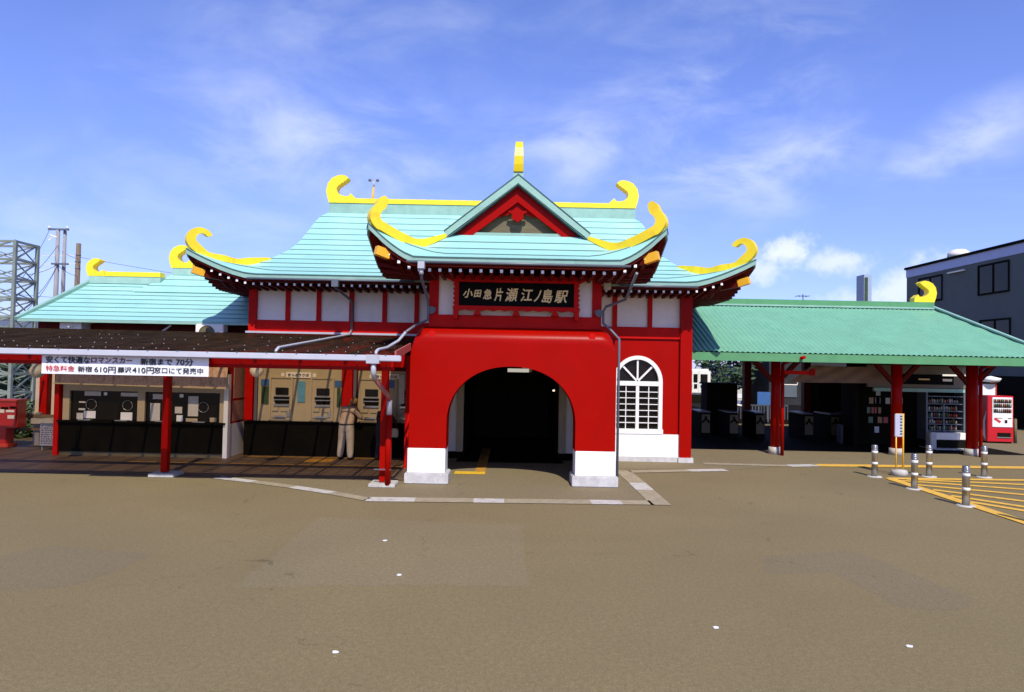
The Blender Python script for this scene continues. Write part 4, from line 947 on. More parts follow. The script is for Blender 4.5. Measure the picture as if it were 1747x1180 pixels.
b.grid(rows); b.build('cloth', BANW, BN)
part('hanging_rope', PIPEL, BN, lambda b: [b.tube([(x, BY, BZ1 - .01), (x, BY + .08, BZ1 + .06)], .006, 6) for x in (BX0 + .03, -7.6, BX1 - .03)])
u0 = (BX1 - BX0) / (1697 - 43); yb = BY - .012
def bt(s, x0, x1, zt, zb, m, bold=.004):                    # measured along the banner itself
    slope = .0235
    mid = (x0 + x1) / 2
    text(s, (zb - zt) * u0, m, BN, (BX0 + (x0 - 43) * u0, yb, BZ1 - (zb - 65 - (mid - 43) * slope) * u0), width=(x1 - x0) * u0, bold=bold, extrude=.001)
bt('安くて快適な', 88, 522, 82, 147, INK, .004); bt('ロマンスカー', 535, 940, 95, 150, INKB, .004)
bt('新宿まで', 1025, 1335, 108, 168, INK, .004); bt('70分', 1375, 1545, 110, 178, INK, .003)
bt('特急料金', 88, 372, 170, 226, INKR, .001); bt('新宿', 405, 545, 180, 234, INK, .002); bt('610円', 570, 780, 184, 245, INK, .002)
bt('藤沢', 800, 935, 190, 243, INK, .003); bt('410円', 945, 1158, 190, 252, INK, .002); bt('窓口にて発売中', 1162, 1645, 198, 258, INK, .0015)

# ------------------------------------------------------------------ right canopy
GC = thing('concourse_canopy', 'green corrugated hipped canopy over the open ticket concourse on red posts', 'canopy', (11, 22, 0))
GEY, GEZ, GRY, GRZ = 20.4, 3.235, 25.0, 5.08
gx0, gxe, gxr = 5.2, 16.35, 15.35
b = MB()
def corr_slope(y0, z0, y1, z1, xl, xr_e, xr_r, pitch=.155):
    n = int((xr_e - xl) / pitch * 6); top, bot = [], []
    xs = [xl + (xr_e - xl) * i / n for i in range(n + 1)]
    lo, hi = [], []
    for x in xs:
        c = .016 * math.cos(2 * math.pi * (x - xl) / pitch)
        lo.append((x, y0, z0 + c))
        if x <= xr_r: hi.append((x, y1, z1 + c))
        else:
            f = 1 - (x - xr_r) / (xr_e - xr_r); hi.append((x, y0 + (y1 - y0) * f, z0 + (z1 - z0) * f + c))
    b.grid([lo, hi])
corr_slope(GEY, GEZ, GRY, GRZ, gx0, gxe, gxr); corr_slope(2 * GRY - GEY, GEZ, GRY, GRZ, gx0, gxe, gxr)
b.face([(gxe, GEY, GEZ), (gxe, 2 * GRY - GEY, GEZ), (gxr, GRY, GRZ)])
GROOF = b.build('roof', CORR, GC)
part('fascia', GRN, GROOF, lambda b: (b.box(gx0, gxe + .04, GEY - .06, GEY - .02, GEZ - .27, GEZ - .03), b.box(gxe, gxe + .04, GEY - .02, 2 * GRY - GEY, GEZ - .27, GEZ - .03)))
part('ridge_box', GRN, GROOF, lambda b: b.box(gx0, gxr + .02, GRY - .16, GRY + .16, GRZ - .08, GRZ + .20))
part('ridge_cap', VERD, GROOF, lambda b: (b.box(gx0, gxr, GRY - .26, GRY - .16, GRZ - .06, GRZ - .0), b.bar((gxr, GRY - .1, GRZ + .05), (gxe, GEY - .05, GEZ + .05), .14, .05)))
part('ridge_horn', YEL, GROOF, lambda b: b.plate([(a * .80, z * .80) for a, z in CRES], lambda a, z, t: (gxr + .03 - a, GRY + t, GRZ + .205 + z), .3))
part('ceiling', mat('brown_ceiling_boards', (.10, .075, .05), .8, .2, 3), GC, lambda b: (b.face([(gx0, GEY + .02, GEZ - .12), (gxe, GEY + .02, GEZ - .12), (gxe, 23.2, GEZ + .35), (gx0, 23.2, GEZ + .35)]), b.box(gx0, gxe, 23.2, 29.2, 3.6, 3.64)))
for (px, py, wd) in ((1322, 774, .29), (1529, 776, .33), (1658, 777, .35)):
    p = gd(px, py)
    part('post', RED, GC, lambda b: b.cyl(p.x, p.y, .22, 3.45, wd / 2, 20))
    part('post_base', CONC, GC, lambda b: b.lathe([(.001, 0), (wd / 2 + .06, 0), (wd / 2 + .05, .23), (.001, .235)], p.x, p.y, 20))
    part('bracket_arm', DARKWOOD, GC, lambda b: (b.bar((p.x - .1, p.y, 2.35), (p.x - .85, p.y, 3.15), .12, .14), b.bar((p.x + .1, p.y, 2.35), (p.x + .85, p.y, 3.15), .12, .14), b.box(p.x - 1.1, p.x + 1.1, p.y - .08, p.y + .08, 3.1, 3.28), b.box(p.x - .07, p.x + .07, p.y - 1.7, p.y + .9, 3.02, 3.16)))
for px, py in ((1334, 777), (1673, 780)):
    p = gd(px, py); part('downpipe', RED, GC, lambda b: (b.cyl(p.x, p.y, 0, 2.9, .055, 12), b.tube([(p.x, p.y, 2.9), (p.x, p.y - .6, 3.02), (p.x, p.y - 1.6, 3.1)], .05, 10)))
p = gd(1322, 774); part('tie_beam_end', RED, GC, lambda b: b.box(p.x + 1.08, p.x + 1.24, p.y - .1, p.y + .1, 2.55, 2.78)); part('tie_beam', RED2, GC, lambda b: b.box(p.x + .12, p.x + 1.08, p.y - .07, p.y + .07, 2.58, 2.70))
part('beam', RED2, GC, lambda b: b.box(gx0, gxe, 22.25, 22.4, 3.28, 3.46))
for x in (7.2, 9.9, 12.4): part('inner_post', DARKWOOD, GC, lambda b: b.box(x - .14, x + .14, 28.6, 28.9, 0, 3.6))

# things under the right canopy
def gate(px, py, Y):
    p = at(px, py, Y); return p.x
GATE = thing('ticket_gate', 'dark ticket gate cabinet nearest the arched window', 'ticket gate', (0, 0, 0), 'ticket gates across the concourse', local=True)
def GP(n, m, f): bb = MB(); f(bb); return bb.build(n, m, GATE)
GP('cabinet', INNER, lambda b: b.box(-.19, .19, 0, 1.5, 0, 1.0, bev=.03))
GP('front_panel', OLIVE, lambda b: b.box(-.16, .16, -.02, -.001, .22, .93))
GP('arrow_mark', INNER, lambda b: (b.bar((-.14, -.03, .62), (0, -.03, .76), .012, .07), b.bar((.14, -.03, .62), (0, -.03, .76), .012, .07), b.cyl(0, -.03, .78, .86, .04, 10)))
GP('top_cover', PIPE, lambda b: b.box(-.2, .2, .05, 1.45, 1.001, 1.05, bev=.01))
gl = ['dark ticket gate cabinet second from the arched window', 'dark ticket gate cabinet just left of the round red post', 'dark ticket gate cabinet just right of the round red post', 'dark ticket gate cabinet under the hanging cloth banner', 'dark ticket gate cabinet nearest the kiosk']
gpx = [1204, 1252, 1297, 1380, 1425, 1460]
for i, x in enumerate(gpx):
    X = gate(x, 720, 26.5)
    if i == 0: GATE.location = (X, 26.5, 0)
    else: dup(GATE, (X, 26.5, 0), 0, gl[i - 1])
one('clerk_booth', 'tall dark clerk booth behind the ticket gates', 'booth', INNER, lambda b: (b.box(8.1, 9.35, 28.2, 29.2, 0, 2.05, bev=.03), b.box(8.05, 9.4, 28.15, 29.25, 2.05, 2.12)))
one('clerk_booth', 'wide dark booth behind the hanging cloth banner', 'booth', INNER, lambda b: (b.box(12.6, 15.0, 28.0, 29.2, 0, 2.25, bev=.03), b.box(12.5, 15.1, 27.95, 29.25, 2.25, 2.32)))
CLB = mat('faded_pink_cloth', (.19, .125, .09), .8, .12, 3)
a0, a1, a2, a3 = at(1388, 622, 23.2), at(1505, 624, 23.2), at(1512, 654, 23.2), at(1345, 652, 23.2)
def hung(b):
    rows = []
    for k in range(7):
        r_ = []
        for i in range(31):
            t = i / 30; p = (a0.lerp(a1, t)).lerp(a3.lerp(a2, t), k / 6); r_.append((p.x, p.y + .03 * math.sin(i * .7 + k), p.z - .05 * math.sin(math.pi * t) * (1 - k / 6)))
        rows.append(r_)
    b.grid(rows)
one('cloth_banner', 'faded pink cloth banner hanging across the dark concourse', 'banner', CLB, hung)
# kiosk
KX0, KX1, KY = 12.35, 16.9, 24.6
KI = thing('kiosk', 'station kiosk with dark sign band and drink display behind the red posts', 'kiosk', ((KX0 + KX1) / 2, KY, 0))
kx = lambda px, Y=KY: at(px, 700, Y).x
kz = lambda py, px=1600, Y=KY: at(px, py, Y).z
part('shop_wall', INNER, KI, lambda b: (b.box(KX0 + .2, kx(1648), KY + .9, KY + 1.0, 0, 3.2), b.box(kx(1648), kx(1652), KY, KY + 1, 0, 3.2), b.box(KX0, KX0 + .15, KY, KY + 1, 0, 2.3)))
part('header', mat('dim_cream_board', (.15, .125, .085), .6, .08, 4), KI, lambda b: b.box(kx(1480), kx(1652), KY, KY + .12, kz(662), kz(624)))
part('sign_band', SIGNB, KI, lambda b: b.box(kx(1535), kx(1626), KY - .03, KY - .001, kz(656), kz(639)))
part('light_tube', mat('lit_tube', (.8, .8, .7), .5, .02, 2, emit=((1, .95, .8), .6)), KI, lambda b: b.box(kx(1600), kx(1652), KY - .3, KY - .26, kz(641), kz(638)))
part('sign_mark', GOLD, KI, lambda b: (b.box(kx(1566), kx(1585), KY - .04, KY - .031, kz(648.5), kz(646)),)); part('sign_mark', PANEL, KI, lambda b: b.box(kx(1607), kx(1623), KY - .04, KY - .031, kz(650), kz(646)))
part('canopy_edge', VERD, KI, lambda b: b.box(kx(1490), kx(1646), KY - .02, KY + .1, kz(669), kz(663)))
SH = part('display_shelf', PIPE, KI, lambda b: [b.box(kx(1583), kx(1644), KY + .05, KY + .5, z, z + .03) for z in (.62, .85, 1.08, 1.32, 1.58, 1.85)] + [b.box(kx(1580), kx(1583), KY, KY + .55, .3, 2.1), b.box(kx(1644), kx(1647), KY, KY + .55, .3, 2.1), b.box(kx(1610), kx(1612), KY + .02, KY + .06, .6, 1.6)])
GOODS = [mat('goods_%s' % n, tuple(x * .7 for x in c), .4, .3, 30) for n, c in (('cream', (.5, .46, .36)), ('amber', (.3, .16, .05)), ('white', (.6, .6, .6)), ('green', (.06, .16, .08)), ('red', (.4, .05, .03)))]
def goods(b):
    for z in (.65, .88, 1.11, 1.35, 1.61):
        x = kx(1584) + .06
        while x < kx(1644) - .08:
            h = random.uniform(.12, .19); b.tube([(x, KY + .18, z), (x, KY + .18, z + h * .75), (x, KY + .18, z + h)], [.032, .032, .016], 8, m=random.choice([0, 0, 1, 2, 3, 4])); x += random.uniform(.075, .1)
gb = part('bottle', GOODS, KI, goods); gb['kind'] = 'stuff'
part('ice_chest', PANEL, KI, lambda b: b.box(kx(1582), kx(1645), KY - .25, KY + .3, .34, .58, bev=.02)); part('ice_chest_base', INNER, KI, lambda b: b.box(kx(1584), kx(1643), KY - .2, KY + .3, .05, .339))
part('kiosk_step', CONC, KI, lambda b: b.box(kx(1580), kx(1660), KY - .5, KY + .4, .0, .045))
def mags(b):
    for i in range(16):
        x = kx(1486) + random.uniform(0, 1.3); z = random.choice((.5, .85, 1.2, 1.55, 1.85)); b.box(x, x + .16, KY + .3, KY + .32, z, z + .22, m=random.choice([0, 1, 2, 3, 4]))
mg = part('magazine', GOODS, KI, mags); mg['kind'] = 'stuff'
one('bin', 'small white bin standing in front of the kiosk window', 'bin', PAPER, lambda b: b.box(kx(1573), kx(1584), KY - .5, KY - .2, .0, .62, bev=.03))
one('bin', 'grey metal bin in the dark concourse left of the kiosk', 'bin', PIPE, lambda b: b.box(at(1433, 730, 25.5).x, at(1448, 730, 25.5).x, 25.4, 25.8, 0, .72, bev=.03))

# train and platform seen through the concourse
TR = thing('train', 'white commuter train with a blue band seen through the concourse', 'train', (9.5, 42, 0))
TY = 42.0; tx = lambda px: at(px, 650, TY).x; tz = lambda py: at(1195, py, TY).z
WTR = mat('train_white', (.75, .73, .62), .35, .04, 2, emit=None)
part('body', WTR, TR, lambda b: b.box(tx(1150), tx(1213), TY, TY + 18, tz(673), tz(629), bev=.12))
part('band', BLUE, TR, lambda b: (b.box(tx(1160), tx(1181), TY - .02, TY + .0, tz(661), tz(656)), b.box(tx(1195), tx(1206), TY - .02, TY + .0, tz(661), tz(656))))
part('door_window', GLASSD, TR, lambda b: b.box(tx(1183), tx(1190), TY - .03, TY + .0, tz(652), tz(638))); part('window', GLASSD, TR, lambda b: b.box(tx(1195), tx(1207), TY - .03, TY + .0, tz(652), tz(638)))
part('number_plate', INNER, TR, lambda b: b.box(tx(1184), tx(1189.5), TY - .03, TY + .0, tz(662.5), tz(655)))
part('door_seam', CREAM, TR, lambda b: (b.box(tx(1180.5), tx(1181), TY - .015, TY, tz(672), tz(632)), b.box(tx(1192), tx(1192.5), TY - .015, TY, tz(672), tz(632))))
part('underframe', INNER, TR, lambda b: b.box(tx(1155), tx(1211), TY + .1, TY + 17, 0, tz(673)))
poly('platform', [(-20, 36), (30, 36), (30, 41), (-20, 41)], CONC, .35, px=False)
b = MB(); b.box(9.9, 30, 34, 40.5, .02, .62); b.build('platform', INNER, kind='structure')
PB = thing('platform_building', 'pale blue-grey building beyond the platform behind the round red post', 'building', (20, 50, 0))
part('wall', mat('pale_blue_wall', (.20, .23, .36), .7, .08, 1), PB, lambda b: b.box(at(1256, 650, 50).x, at(1308, 650, 50).x, 50, 56, 0, at(1256, 624, 50).z))
part('trim', PANEL, PB, lambda b: (b.box(at(1252, 650, 50).x, at(1312, 650, 50).x, 49.8, 49.98, at(1256, 663, 50).z - .15, at(1256, 663, 50).z + .1), b.box(at(1254, 650, 50).x, at(1256, 650, 50).x, 49.8, 49.98, 0, at(1256, 628, 50).z)))
part('window', GLASSD, PB, lambda b: [b.box(at(x, 650, 50).x, at(x + 6, 650, 50).x, 49.93, 49.99, at(1256, 656, 50).z, at(1256, 645, 50).z) for x in (1262, 1292)])
for (x0, x1, y0, y1, mm, l) in ((1242, 1278, 664, 682, PAPER, 'white and red notice boards on the platform fence'), (1290, 1312, 668, 690, BLUE, 'dark blue station sign on the platform fence')):
    s = thing('platform_sign', l, 'sign', (at(x0, 670, 34).x, 33.5, 1), 'signs along the platform')
    part('panel', mm, s, lambda b: b.box(at(x0, 670, 34).x, at(x1, 670, 34).x, 33.8, 33.85, at(x0, y1, 34).z, at(x0, y0, 34).z))
    part('post', PIPE, s, lambda b: [b.box(at(x, 670, 34).x - .03, at(x, 670, 34).x + .03, 33.86, 33.9, 0, at(x0, y0, 34).z) for x in (x0 + 3, x1 - 3)])
    if mm is PAPER: part('red_notice', INKR, s, lambda b: b.box(at(1268, 670, 34).x, at(1277, 670, 34).x, 33.78, 33.799, at(1268, 681, 34).z, at(1268, 673, 34).z)); part('white_notice', WHITE, s, lambda b: (b.box(at(1254, 670, 34).x, at(1267, 670, 34).x, 33.78, 33.799, at(1268, 679, 34).z, at(1268, 672, 34).z),))
SHD = thing('railway_shed', 'low dark shed beyond the platform seen left of the hanging cloth banner', 'building', (24, 46, 0))
sx0, sx1 = at(1312, 650, 46).x, at(1560, 650, 46).x
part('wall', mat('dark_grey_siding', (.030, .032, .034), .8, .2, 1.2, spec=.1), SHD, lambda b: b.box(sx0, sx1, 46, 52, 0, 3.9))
part('window', mat('dull_grey_pane', (.10, .12, .13), .4, .1, 2), SHD, lambda b: (b.box(at(1337, 650, 46).x, at(1359, 650, 46).x, 45.93, 45.99, at(1340, 677, 46).z, at(1340, 657, 46).z),))
part('window_trim', PANEL, SHD, lambda b: (b.box(at(1336, 650, 46).x, at(1360, 650, 46).x, 45.9, 45.99, at(1340, 656.5, 46).z, at(1340, 655, 46).z), b.box(at(1359.2, 650, 46).x, at(1360.2, 650, 46).x, 45.9, 45.99, at(1340, 656.5, 46).z, at(1340, 651, 46).z)))
RAIL = thing('platform_railing', 'white handrail sloping down beside the platform', 'railing', (11, 33, 0))
part('rail', PANEL, RAIL, lambda b: b.tube([at(1242, 688, 33), at(1277, 694, 33)], .05, 8)); part('baluster', PIPE, RAIL, lambda b: [b.box(at(x, 690, 33).x - .015, at(x, 690, 33).x + .015, 33, 33.03, .3, at(x, 690, 33).z) for x in range(1244, 1345, 5)] + [b.box(at(1242, 690, 33).x, at(1345, 690, 33).x, 33, 33.04, .95, 1.0)])

# ------------------------------------------------------------------ vending machine etc.
VM = thing('vending_machine', 'red drinks vending machine with white lit front beside the last red post', 'vending machine', (0, 0, 0), local=True)
q0 = gd(1686, 756); q1 = gd(1729, 757)
vw = (q1.x - q0.x); vh = 1.86
def VP(n, m, f, par=None): bb = MB(); f(bb); return bb.build(n, m, par or VM)
VP('cabinet', VEND, lambda b: b.box(-vw / 2, vw / 2, 0, .75, .06, vh, bev=.02)); VP('feet', INNER, lambda b: b.box(-vw / 2 + .05, vw / 2 - .05, .05, .7, 0, .06))
dp = VP('display_panel', WHITE, lambda b: b.box(-vw * .33, vw * .44, -.03, -.001, .64, vh - .06, bev=.01))
def cans(b):
    for r_, z in enumerate((1.22, 1.42, 1.60)):
        for k in range(9):
            x = -vw * .26 + k * vw * .074; b.tube([(x, -.05, z), (x, -.05, z + .13)], .024, 8, m=random.choice((0, 1, 2, 3, 4, 4)))
VP('sample_can', GOODS, cans, dp)
VP('sample_window', GLASSD, lambda b: [b.box(-vw * .28, vw * .40, -.037, -.031, z, z + .15) for z in (1.20, 1.40, 1.58)], dp)
VP('coin_panel', INNER, lambda b: (b.box(vw * .14, vw * .24, -.037, -.031, .80, .92), b.box(vw * .26, vw * .4, -.037, -.031, .97, 1.0), b.box(-vw * .25, vw * .05, -.037, -.031, .98, 1.0)), dp)
VP('label_patch', INKR, lambda b: (b.bar((-vw * .25, -.036, .98), (-vw * .02, -.036, .83), .008, .09),), dp)
VP('pickup_flap', INNER, lambda b: b.box(-vw * .12, vw * .38, -.02, -.001, .26, .42)); VP('pickup_frame', METAL, lambda b: b.box(-vw * .16, vw * .42, -.03, -.0215, .22, .26))
VP('side_stripe', WHITE, lambda b: b.face([(-vw / 2 - .004, .05, 1.3), (-vw / 2 - .004, .28, .9), (-vw / 2 - .004, .3, .3), (-vw / 2 - .004, .12, .1), (-vw / 2 - .004, .16, .8)]))
VM.location = ((q0.x + q1.x) / 2, q0.y, 0); VM.rotation_euler = (0, 0, R(-6))
k0 = at(1690, 650, 33)
SB = thing('shop_sign', 'white shop sign box standing behind the red vending machine', 'sign', (k0.x, 33, 0))
part('sign_box', WHITE, SB, lambda b: (b.box(at(1670, 650, 33).x, at(1698, 650, 33).x, 33, 33.3, 0, at(1690, 655, 33).z), b.lathe([(.001, at(1690, 652, 33).z), (.35, at(1690, 651, 33).z), (.45, at(1690, 645, 33).z), (.001, at(1690, 641, 33).z)], at(1690, 650, 33).x, 33, 16)))
part('edge', INKR, SB, lambda b: b.box(at(1698, 650, 33).x, at(1700, 650, 33).x, 32.98, 33.3, 0, at(1690, 652, 33).z))
p = gd(1732, 756); one('guide_post', 'slim olive post beside the red vending machine', 'post', OLIVE, lambda b: (b.cyl(p.x, p.y, 0, .92, .06, 12), b.lathe([(.06, .92), (.05, .96), (.001, .97)], p.x, p.y, 12)))

# bollards
BO = thing('bollard', 'stainless bollard standing at the hatched corner beside the bus stop', 'bollard', (0, 0, 0), 'stainless bollards at the hatched area', local=True)
def BP(n, m, f): bb = MB(); f(bb); return bb.build(n, m, BO)
BP('shaft', METAL, lambda b: b.lathe([(.001, 0), (.072, 0), (.072, .80), (.062, .825), (.001, .83)], 0, 0, 24))
BP('reflective_band', WHITE, lambda b: [b.lathe([(.0735, z), (.0755, z + .003), (.0755, z + .052), (.0735, z + .055)], 0, 0, 24) for z in (.33, .62)])
BP('collar', METAL, lambda b: [b.lathe([(.073, z), (.080, z + .004), (.080, z + .016), (.073, z + .02)], 0, 0, 24) for z in (.70, .755)])
BP('foot_plate', CONC, lambda b: b.lathe([(.001, .02), (.17, .02), (.18, .0)], 0, 0, 18))
bl = ['stainless bollard standing left of the bus stop', 'stainless bollard in front of the hatched apex right of the bus stop', 'stainless bollard behind the hatched area near the middle red post', 'nearest stainless bollard in view at the front edge of the hatching', 'stainless bollard before the last red post', 'stainless bollard just beyond the frame casting a shadow onto the hatching']
for i, pp in enumerate(((1492, 813), (1560, 834), (1585, 813), (1648, 863), (1679, 814), (1768, 894))):
    p = gd(*pp)
    if i == 0: BO.location = p; BO['label'] = bl[0]
    else: dup(BO, p, random.uniform(0, 3), bl[i])
# bus stop
p = gd(1534, 811)
BS = thing('bus_stop', 'yellow framed bus stop pole with white timetable on a concrete foot', 'bus stop', p)
part('foot', CONC, BS, lambda b: b.lathe([(.001, .0), (.20, 0), (.205, .10), (.18, .15), (.001, .17)], p.x, p.y, 24))
part('pole', ORANGE, BS, lambda b: (b.cyl(p.x - .085, p.y, .14, 1.15, .018, 8), b.cyl(p.x + .10, p.y, .14, 1.62, .022, 8), b.box(p.x - .10, p.x + .12, p.y - .015, p.y + .015, 1.60, 1.63)))
part('timetable', mat('pale_violet_board', (.42, .42, .52), .5, .06, 10), BS, lambda b: b.box(p.x - .13, p.x + .075, p.y - .03, p.y + .01, 1.02, 1.62, bev=.008))
part('timetable_print', INK, BS, lambda b: [b.box(p.x + .00, p.x + .06, p.y - .034, p.y - .0305, z, z + .035) for z in (1.08, 1.15, 1.23, 1.31, 1.39, 1.47, 1.54)])
# small litter
for i, (px, py) in enumerate(((571, 1114), (1551, 1104), (657, 923), (681, 982), (1221, 1072), (1646, 810))):
    c = gd(px, py)
    one('litter', ['round white scrap lying on the asphalt at the lower left', 'crumpled white scrap lying on the asphalt at the lower right', 'tiny white scrap on the darker asphalt patch, farther from the viewer', 'tiny white scrap on the near part of the darker asphalt patch', 'thin white scrap lying on open asphalt below the kerb corner', 'small white scrap beside the yellow hatching'][i], 'litter', WHITE,
        lambda b: b.plate([(.034 * math.cos(a) * random.uniform(.5, 1.2), .024 * math.sin(a) * random.uniform(.7, 1.1)) for a in [k * .628 for k in range(10)]], lambda a, z, t: (c.x + a, c.y + z, .012 + t), .012), 'scraps on the asphalt')

# ------------------------------------------------------------------ right background building
BB = thing('office_building', 'blue-grey flat-roofed building with dark windows at the right edge', 'building', (29, 38, 0))
BXW = 26.0; y0b, y1b = 26.0, inX(1547, 460, BXW).y; zb = inX(1547, 458, BXW).z
part('wall', BLUEG, BB, lambda b: b.box(BXW, BXW + 9, y0b, y1b, 0, zb - .62)); part('parapet', PALEB, BB, lambda b: b.box(BXW - .03, BXW + 9.03, y0b, y1b + .03, zb - .62, zb - .1)); part('coping', INNER, BB, lambda b: b.box(BXW - .12, BXW + 9.1, y0b, y1b + .1, zb - .1, zb + .05))
def bwin(px0, py0, px1, py1):
    A, B = inX(px0, py0, BXW), inX(px1, py1, BXW)
    z0, z1 = min(A.z, B.z), max(A.z, B.z); ya, yb_ = min(A.y, B.y), max(A.y, B.y)
    wv = part('window', GLASSD, BB, lambda b: b.box(BXW - .02, BXW + .02, ya, yb_, z0, z1))
    part('window_frame', INNER, wv, lambda b: (b.box(BXW - .06, BXW - .021, ya - .08, yb_ + .08, z0 - .10, z0), b.box(BXW - .06, BXW - .021, ya - .08, yb_ + .08, z1, z1 + .1), b.box(BXW - .06, BXW - .021, ya - .08, ya, z0, z1), b.box(BXW - .06, BXW - .021, yb_, yb_ + .08, z0, z1), b.box(BXW - .05, BXW - .021, (ya + yb_) / 2 - .05, (ya + yb_) / 2 + .05, z0, z1)))
bwin(1569, 478, 1607, 509); bwin(1671, 456, 1721, 494); bwin(1674, 549, 1723, 596)
bwin(1800, 425, 1880, 490)
A, B = inX(1620, 466, BXW), inX(1648, 461, BXW); part('vent_hood', PANEL, BB, lambda b: b.bar((BXW - .1, A.y, A.z), (BXW - .1, B.y, A.z), .12, .08))
A = inX(1633, 440, BXW + .8); part('roof_ventilator', PANEL, BB, lambda b: (b.lathe([(.42, zb - .2), (.42, A.z), (.62, A.z + .04), (.60, A.z + .3), (.35, A.z + .5), (.001, A.z + .52)], BXW + .9, A.y, 16),))
part('ground_shop', INNER, BB, lambda b: b.box(BXW - .04, BXW - .005, y0b, y1b - 2, 0, 2.6))
c0 = at(1481, 468, 90); CH = thing('slab_tower', 'slim pale blue tower with a dark window strip beyond the green canopy', 'tower', (c0.x, 90, 0))
part('shaft', mat('hazy_blue_wall', (.30, .36, .46), .7, .05, 1), CH, lambda b: b.box(at(1474, 500, 90).x, at(1487, 500, 90).x, 90, 92, 0, c0.z)); part('window_strip', LEAFD, CH, lambda b: b.box(at(1475, 500, 90).x, at(1480, 500, 90).x, 89.9, 89.98, 2, c0.z - .4))
an = at(1370, 506, 40); ANT = thing('roof_antenna', 'thin television antenna beyond the green canopy ridge', 'antenna', (an.x, 40, 0))
part('mast', PIPE, ANT, lambda b: b.cyl(an.x, 40, 0, an.z + .15, .03, 6)); part('elements', PIPE, ANT, lambda b: (b.box(an.x - .38, an.x + .38, 39.98, 40.02, an.z + .03, an.z + .06), [b.box(an.x + d, an.x + d + .02, 39.7, 40.3, an.z + .02, an.z + .05) for d in (-.35, -.15, .05, .25)]))

# ------------------------------------------------------------------ left background
LT = thing('lattice_tower', 'grey-green steel lattice tower beside the railway at the left edge', 'lattice tower', (-24.5, 33, 0))
LX0, LX1, LY0, LY1, LZ = -26.4, -23.45, 32.0, 33.5, 8.1
def lt_legs(b):
    for x in (LX0, LX1):
        for y in (LY0, LY1): b.box(x - .07, x + .07, y - .07, y + .07, 0, LZ)
part('leg', STEEL, LT, lt_legs)
def lt_br(b):
    n = 9; h = LZ / n
    for k in range(n + 1):
        z = k * h
        z = min(z, LZ - .05)
        b.box(LX1 - .05, LX1 + .05, LY0, LY1, z - .05, z + .05); b.box(LX0, LX1, LY0 - .05, LY0 + .05, z - .05, z + .05); b.box(LX0, LX1, LY1 - .05, LY1 + .05, z - .05, z + .05)
        if k < n:
            b.bar((LX1, LY0, z), (LX1, LY1, z + h), .05, .07); b.bar((LX1 - .08, LY1, z), (LX1 - .08, LY0, z + h), .04, .05)
            b.bar((LX0, LY0, z), (LX1, LY0, z + h), .07, .07); b.bar((LX1, LY0 + .06, z), (LX0, LY0 + .06, z + h), .05, .05); b.bar((LX0, LY1, z), (LX1, LY1, z + h), .06, .06); b.bar((LX1, LY1 - .06, z), (LX0, LY1 - .06, z + h), .05, .05)
part('brace', STEEL, LT, lt_br)
UP = at(100, 392, 45); H = UP.z
U = thing('utility_pole', 'twin grey utility pole with a crossarm behind the left wing roof', 'utility pole', (UP.x, 45, 0))
part('shaft', GPOLE, U, lambda b: (b.tube([(UP.x - .03, 45, 0), (UP.x - .03, 45, H)], [.19, .12], 12), b.tube([(UP.x + .30, 45.2, 4), (UP.x + .30, 45.2, H)], [.14, .10], 12)))
part('crossarm', PIPE, U, lambda b: (b.box(UP.x - .65, UP.x + .68, 44.9, 45.05, H - .02, H + .09), b.box(UP.x - .3, UP.x + .8, 44.8, 44.95, H - 2.32, H - 2.22)))
part('insulator', PANEL, U, lambda b: [b.cyl(UP.x + d, 44.97, H + .09, H + .24, .05, 8) for d in (-.6, .6)] + [b.bar((UP.x - .45, 44.8, H - .35), (UP.x - .02, 44.9, H - .5), .07, .07), b.bar((UP.x - .5, 44.8, H - .75), (UP.x - .35, 44.9, H - .5), .07, .07)])
U2 = at(134, 415, 50); U = thing('utility_pole', 'single brown weathered utility pole behind the left wing roof', 'utility pole', (U2.x, 50, 0))
part('shaft', WOODP, U, lambda b: b.tube([(U2.x - .05, 50, 0), (U2.x + .02, 50, U2.z)], [.22, .16], 12)); part('band', PIPE, U, lambda b: [b.cyl(U2.x, 50, U2.z - d, U2.z - d + .08, .19, 12) for d in (.9, 1.4, 1.9)])
part('insulator', PANEL, U, lambda b: [b.bar((U2.x - .05, 49.8, U2.z - d), (U2.x - 1.3, 48, U2.z - d - .35), .05, .05) for d in (.9, 1.5, 1.95)])
def sag(a, c, s, n=10): return [(Vector(a).lerp(Vector(c), i / n)) - Vector((0, 0, s * 4 * (i / n) * (1 - i / n))) for i in range(n + 1)]
for i, (a, c, s) in enumerate((((UP.x - .6, 45, H), (-24.6, 34, 6.4), .15), ((UP.x, 45, H - 1.0), (-24.5, 34, 6.3), .2), ((UP.x, 45, H - 2.3), (-23.5, 33, 6.6), .1), ((UP.x, 45, H - 2.35), (-23.5, 33, 5.2), .3), ((UP.x, 45, H - 2.4), (-23.5, 33, 4.9), .3), ((UP.x, 45, H - 2.3), (U2.x, 50, U2.z - 2.4), .15), ((-40, 44, 7.2), (U2.x, 50, 6.85), .05), ((-40, 44, 5.0), (-24, 48, 5.2), .1), ((U2.x, 50, U2.z - 1.0), (-8, 60, 8), .4), ((UP.x + .3, 45, H - 1.4), (U2.x, 50, U2.z - 1.1), .1))):
    one('overhead_wire', 'thin black wire strung at the grey twin pole and the lattice tower', 'wire', WIRE, lambda b: b.tube(sag(a, c, s), .014, 5), 'overhead wires at the left')
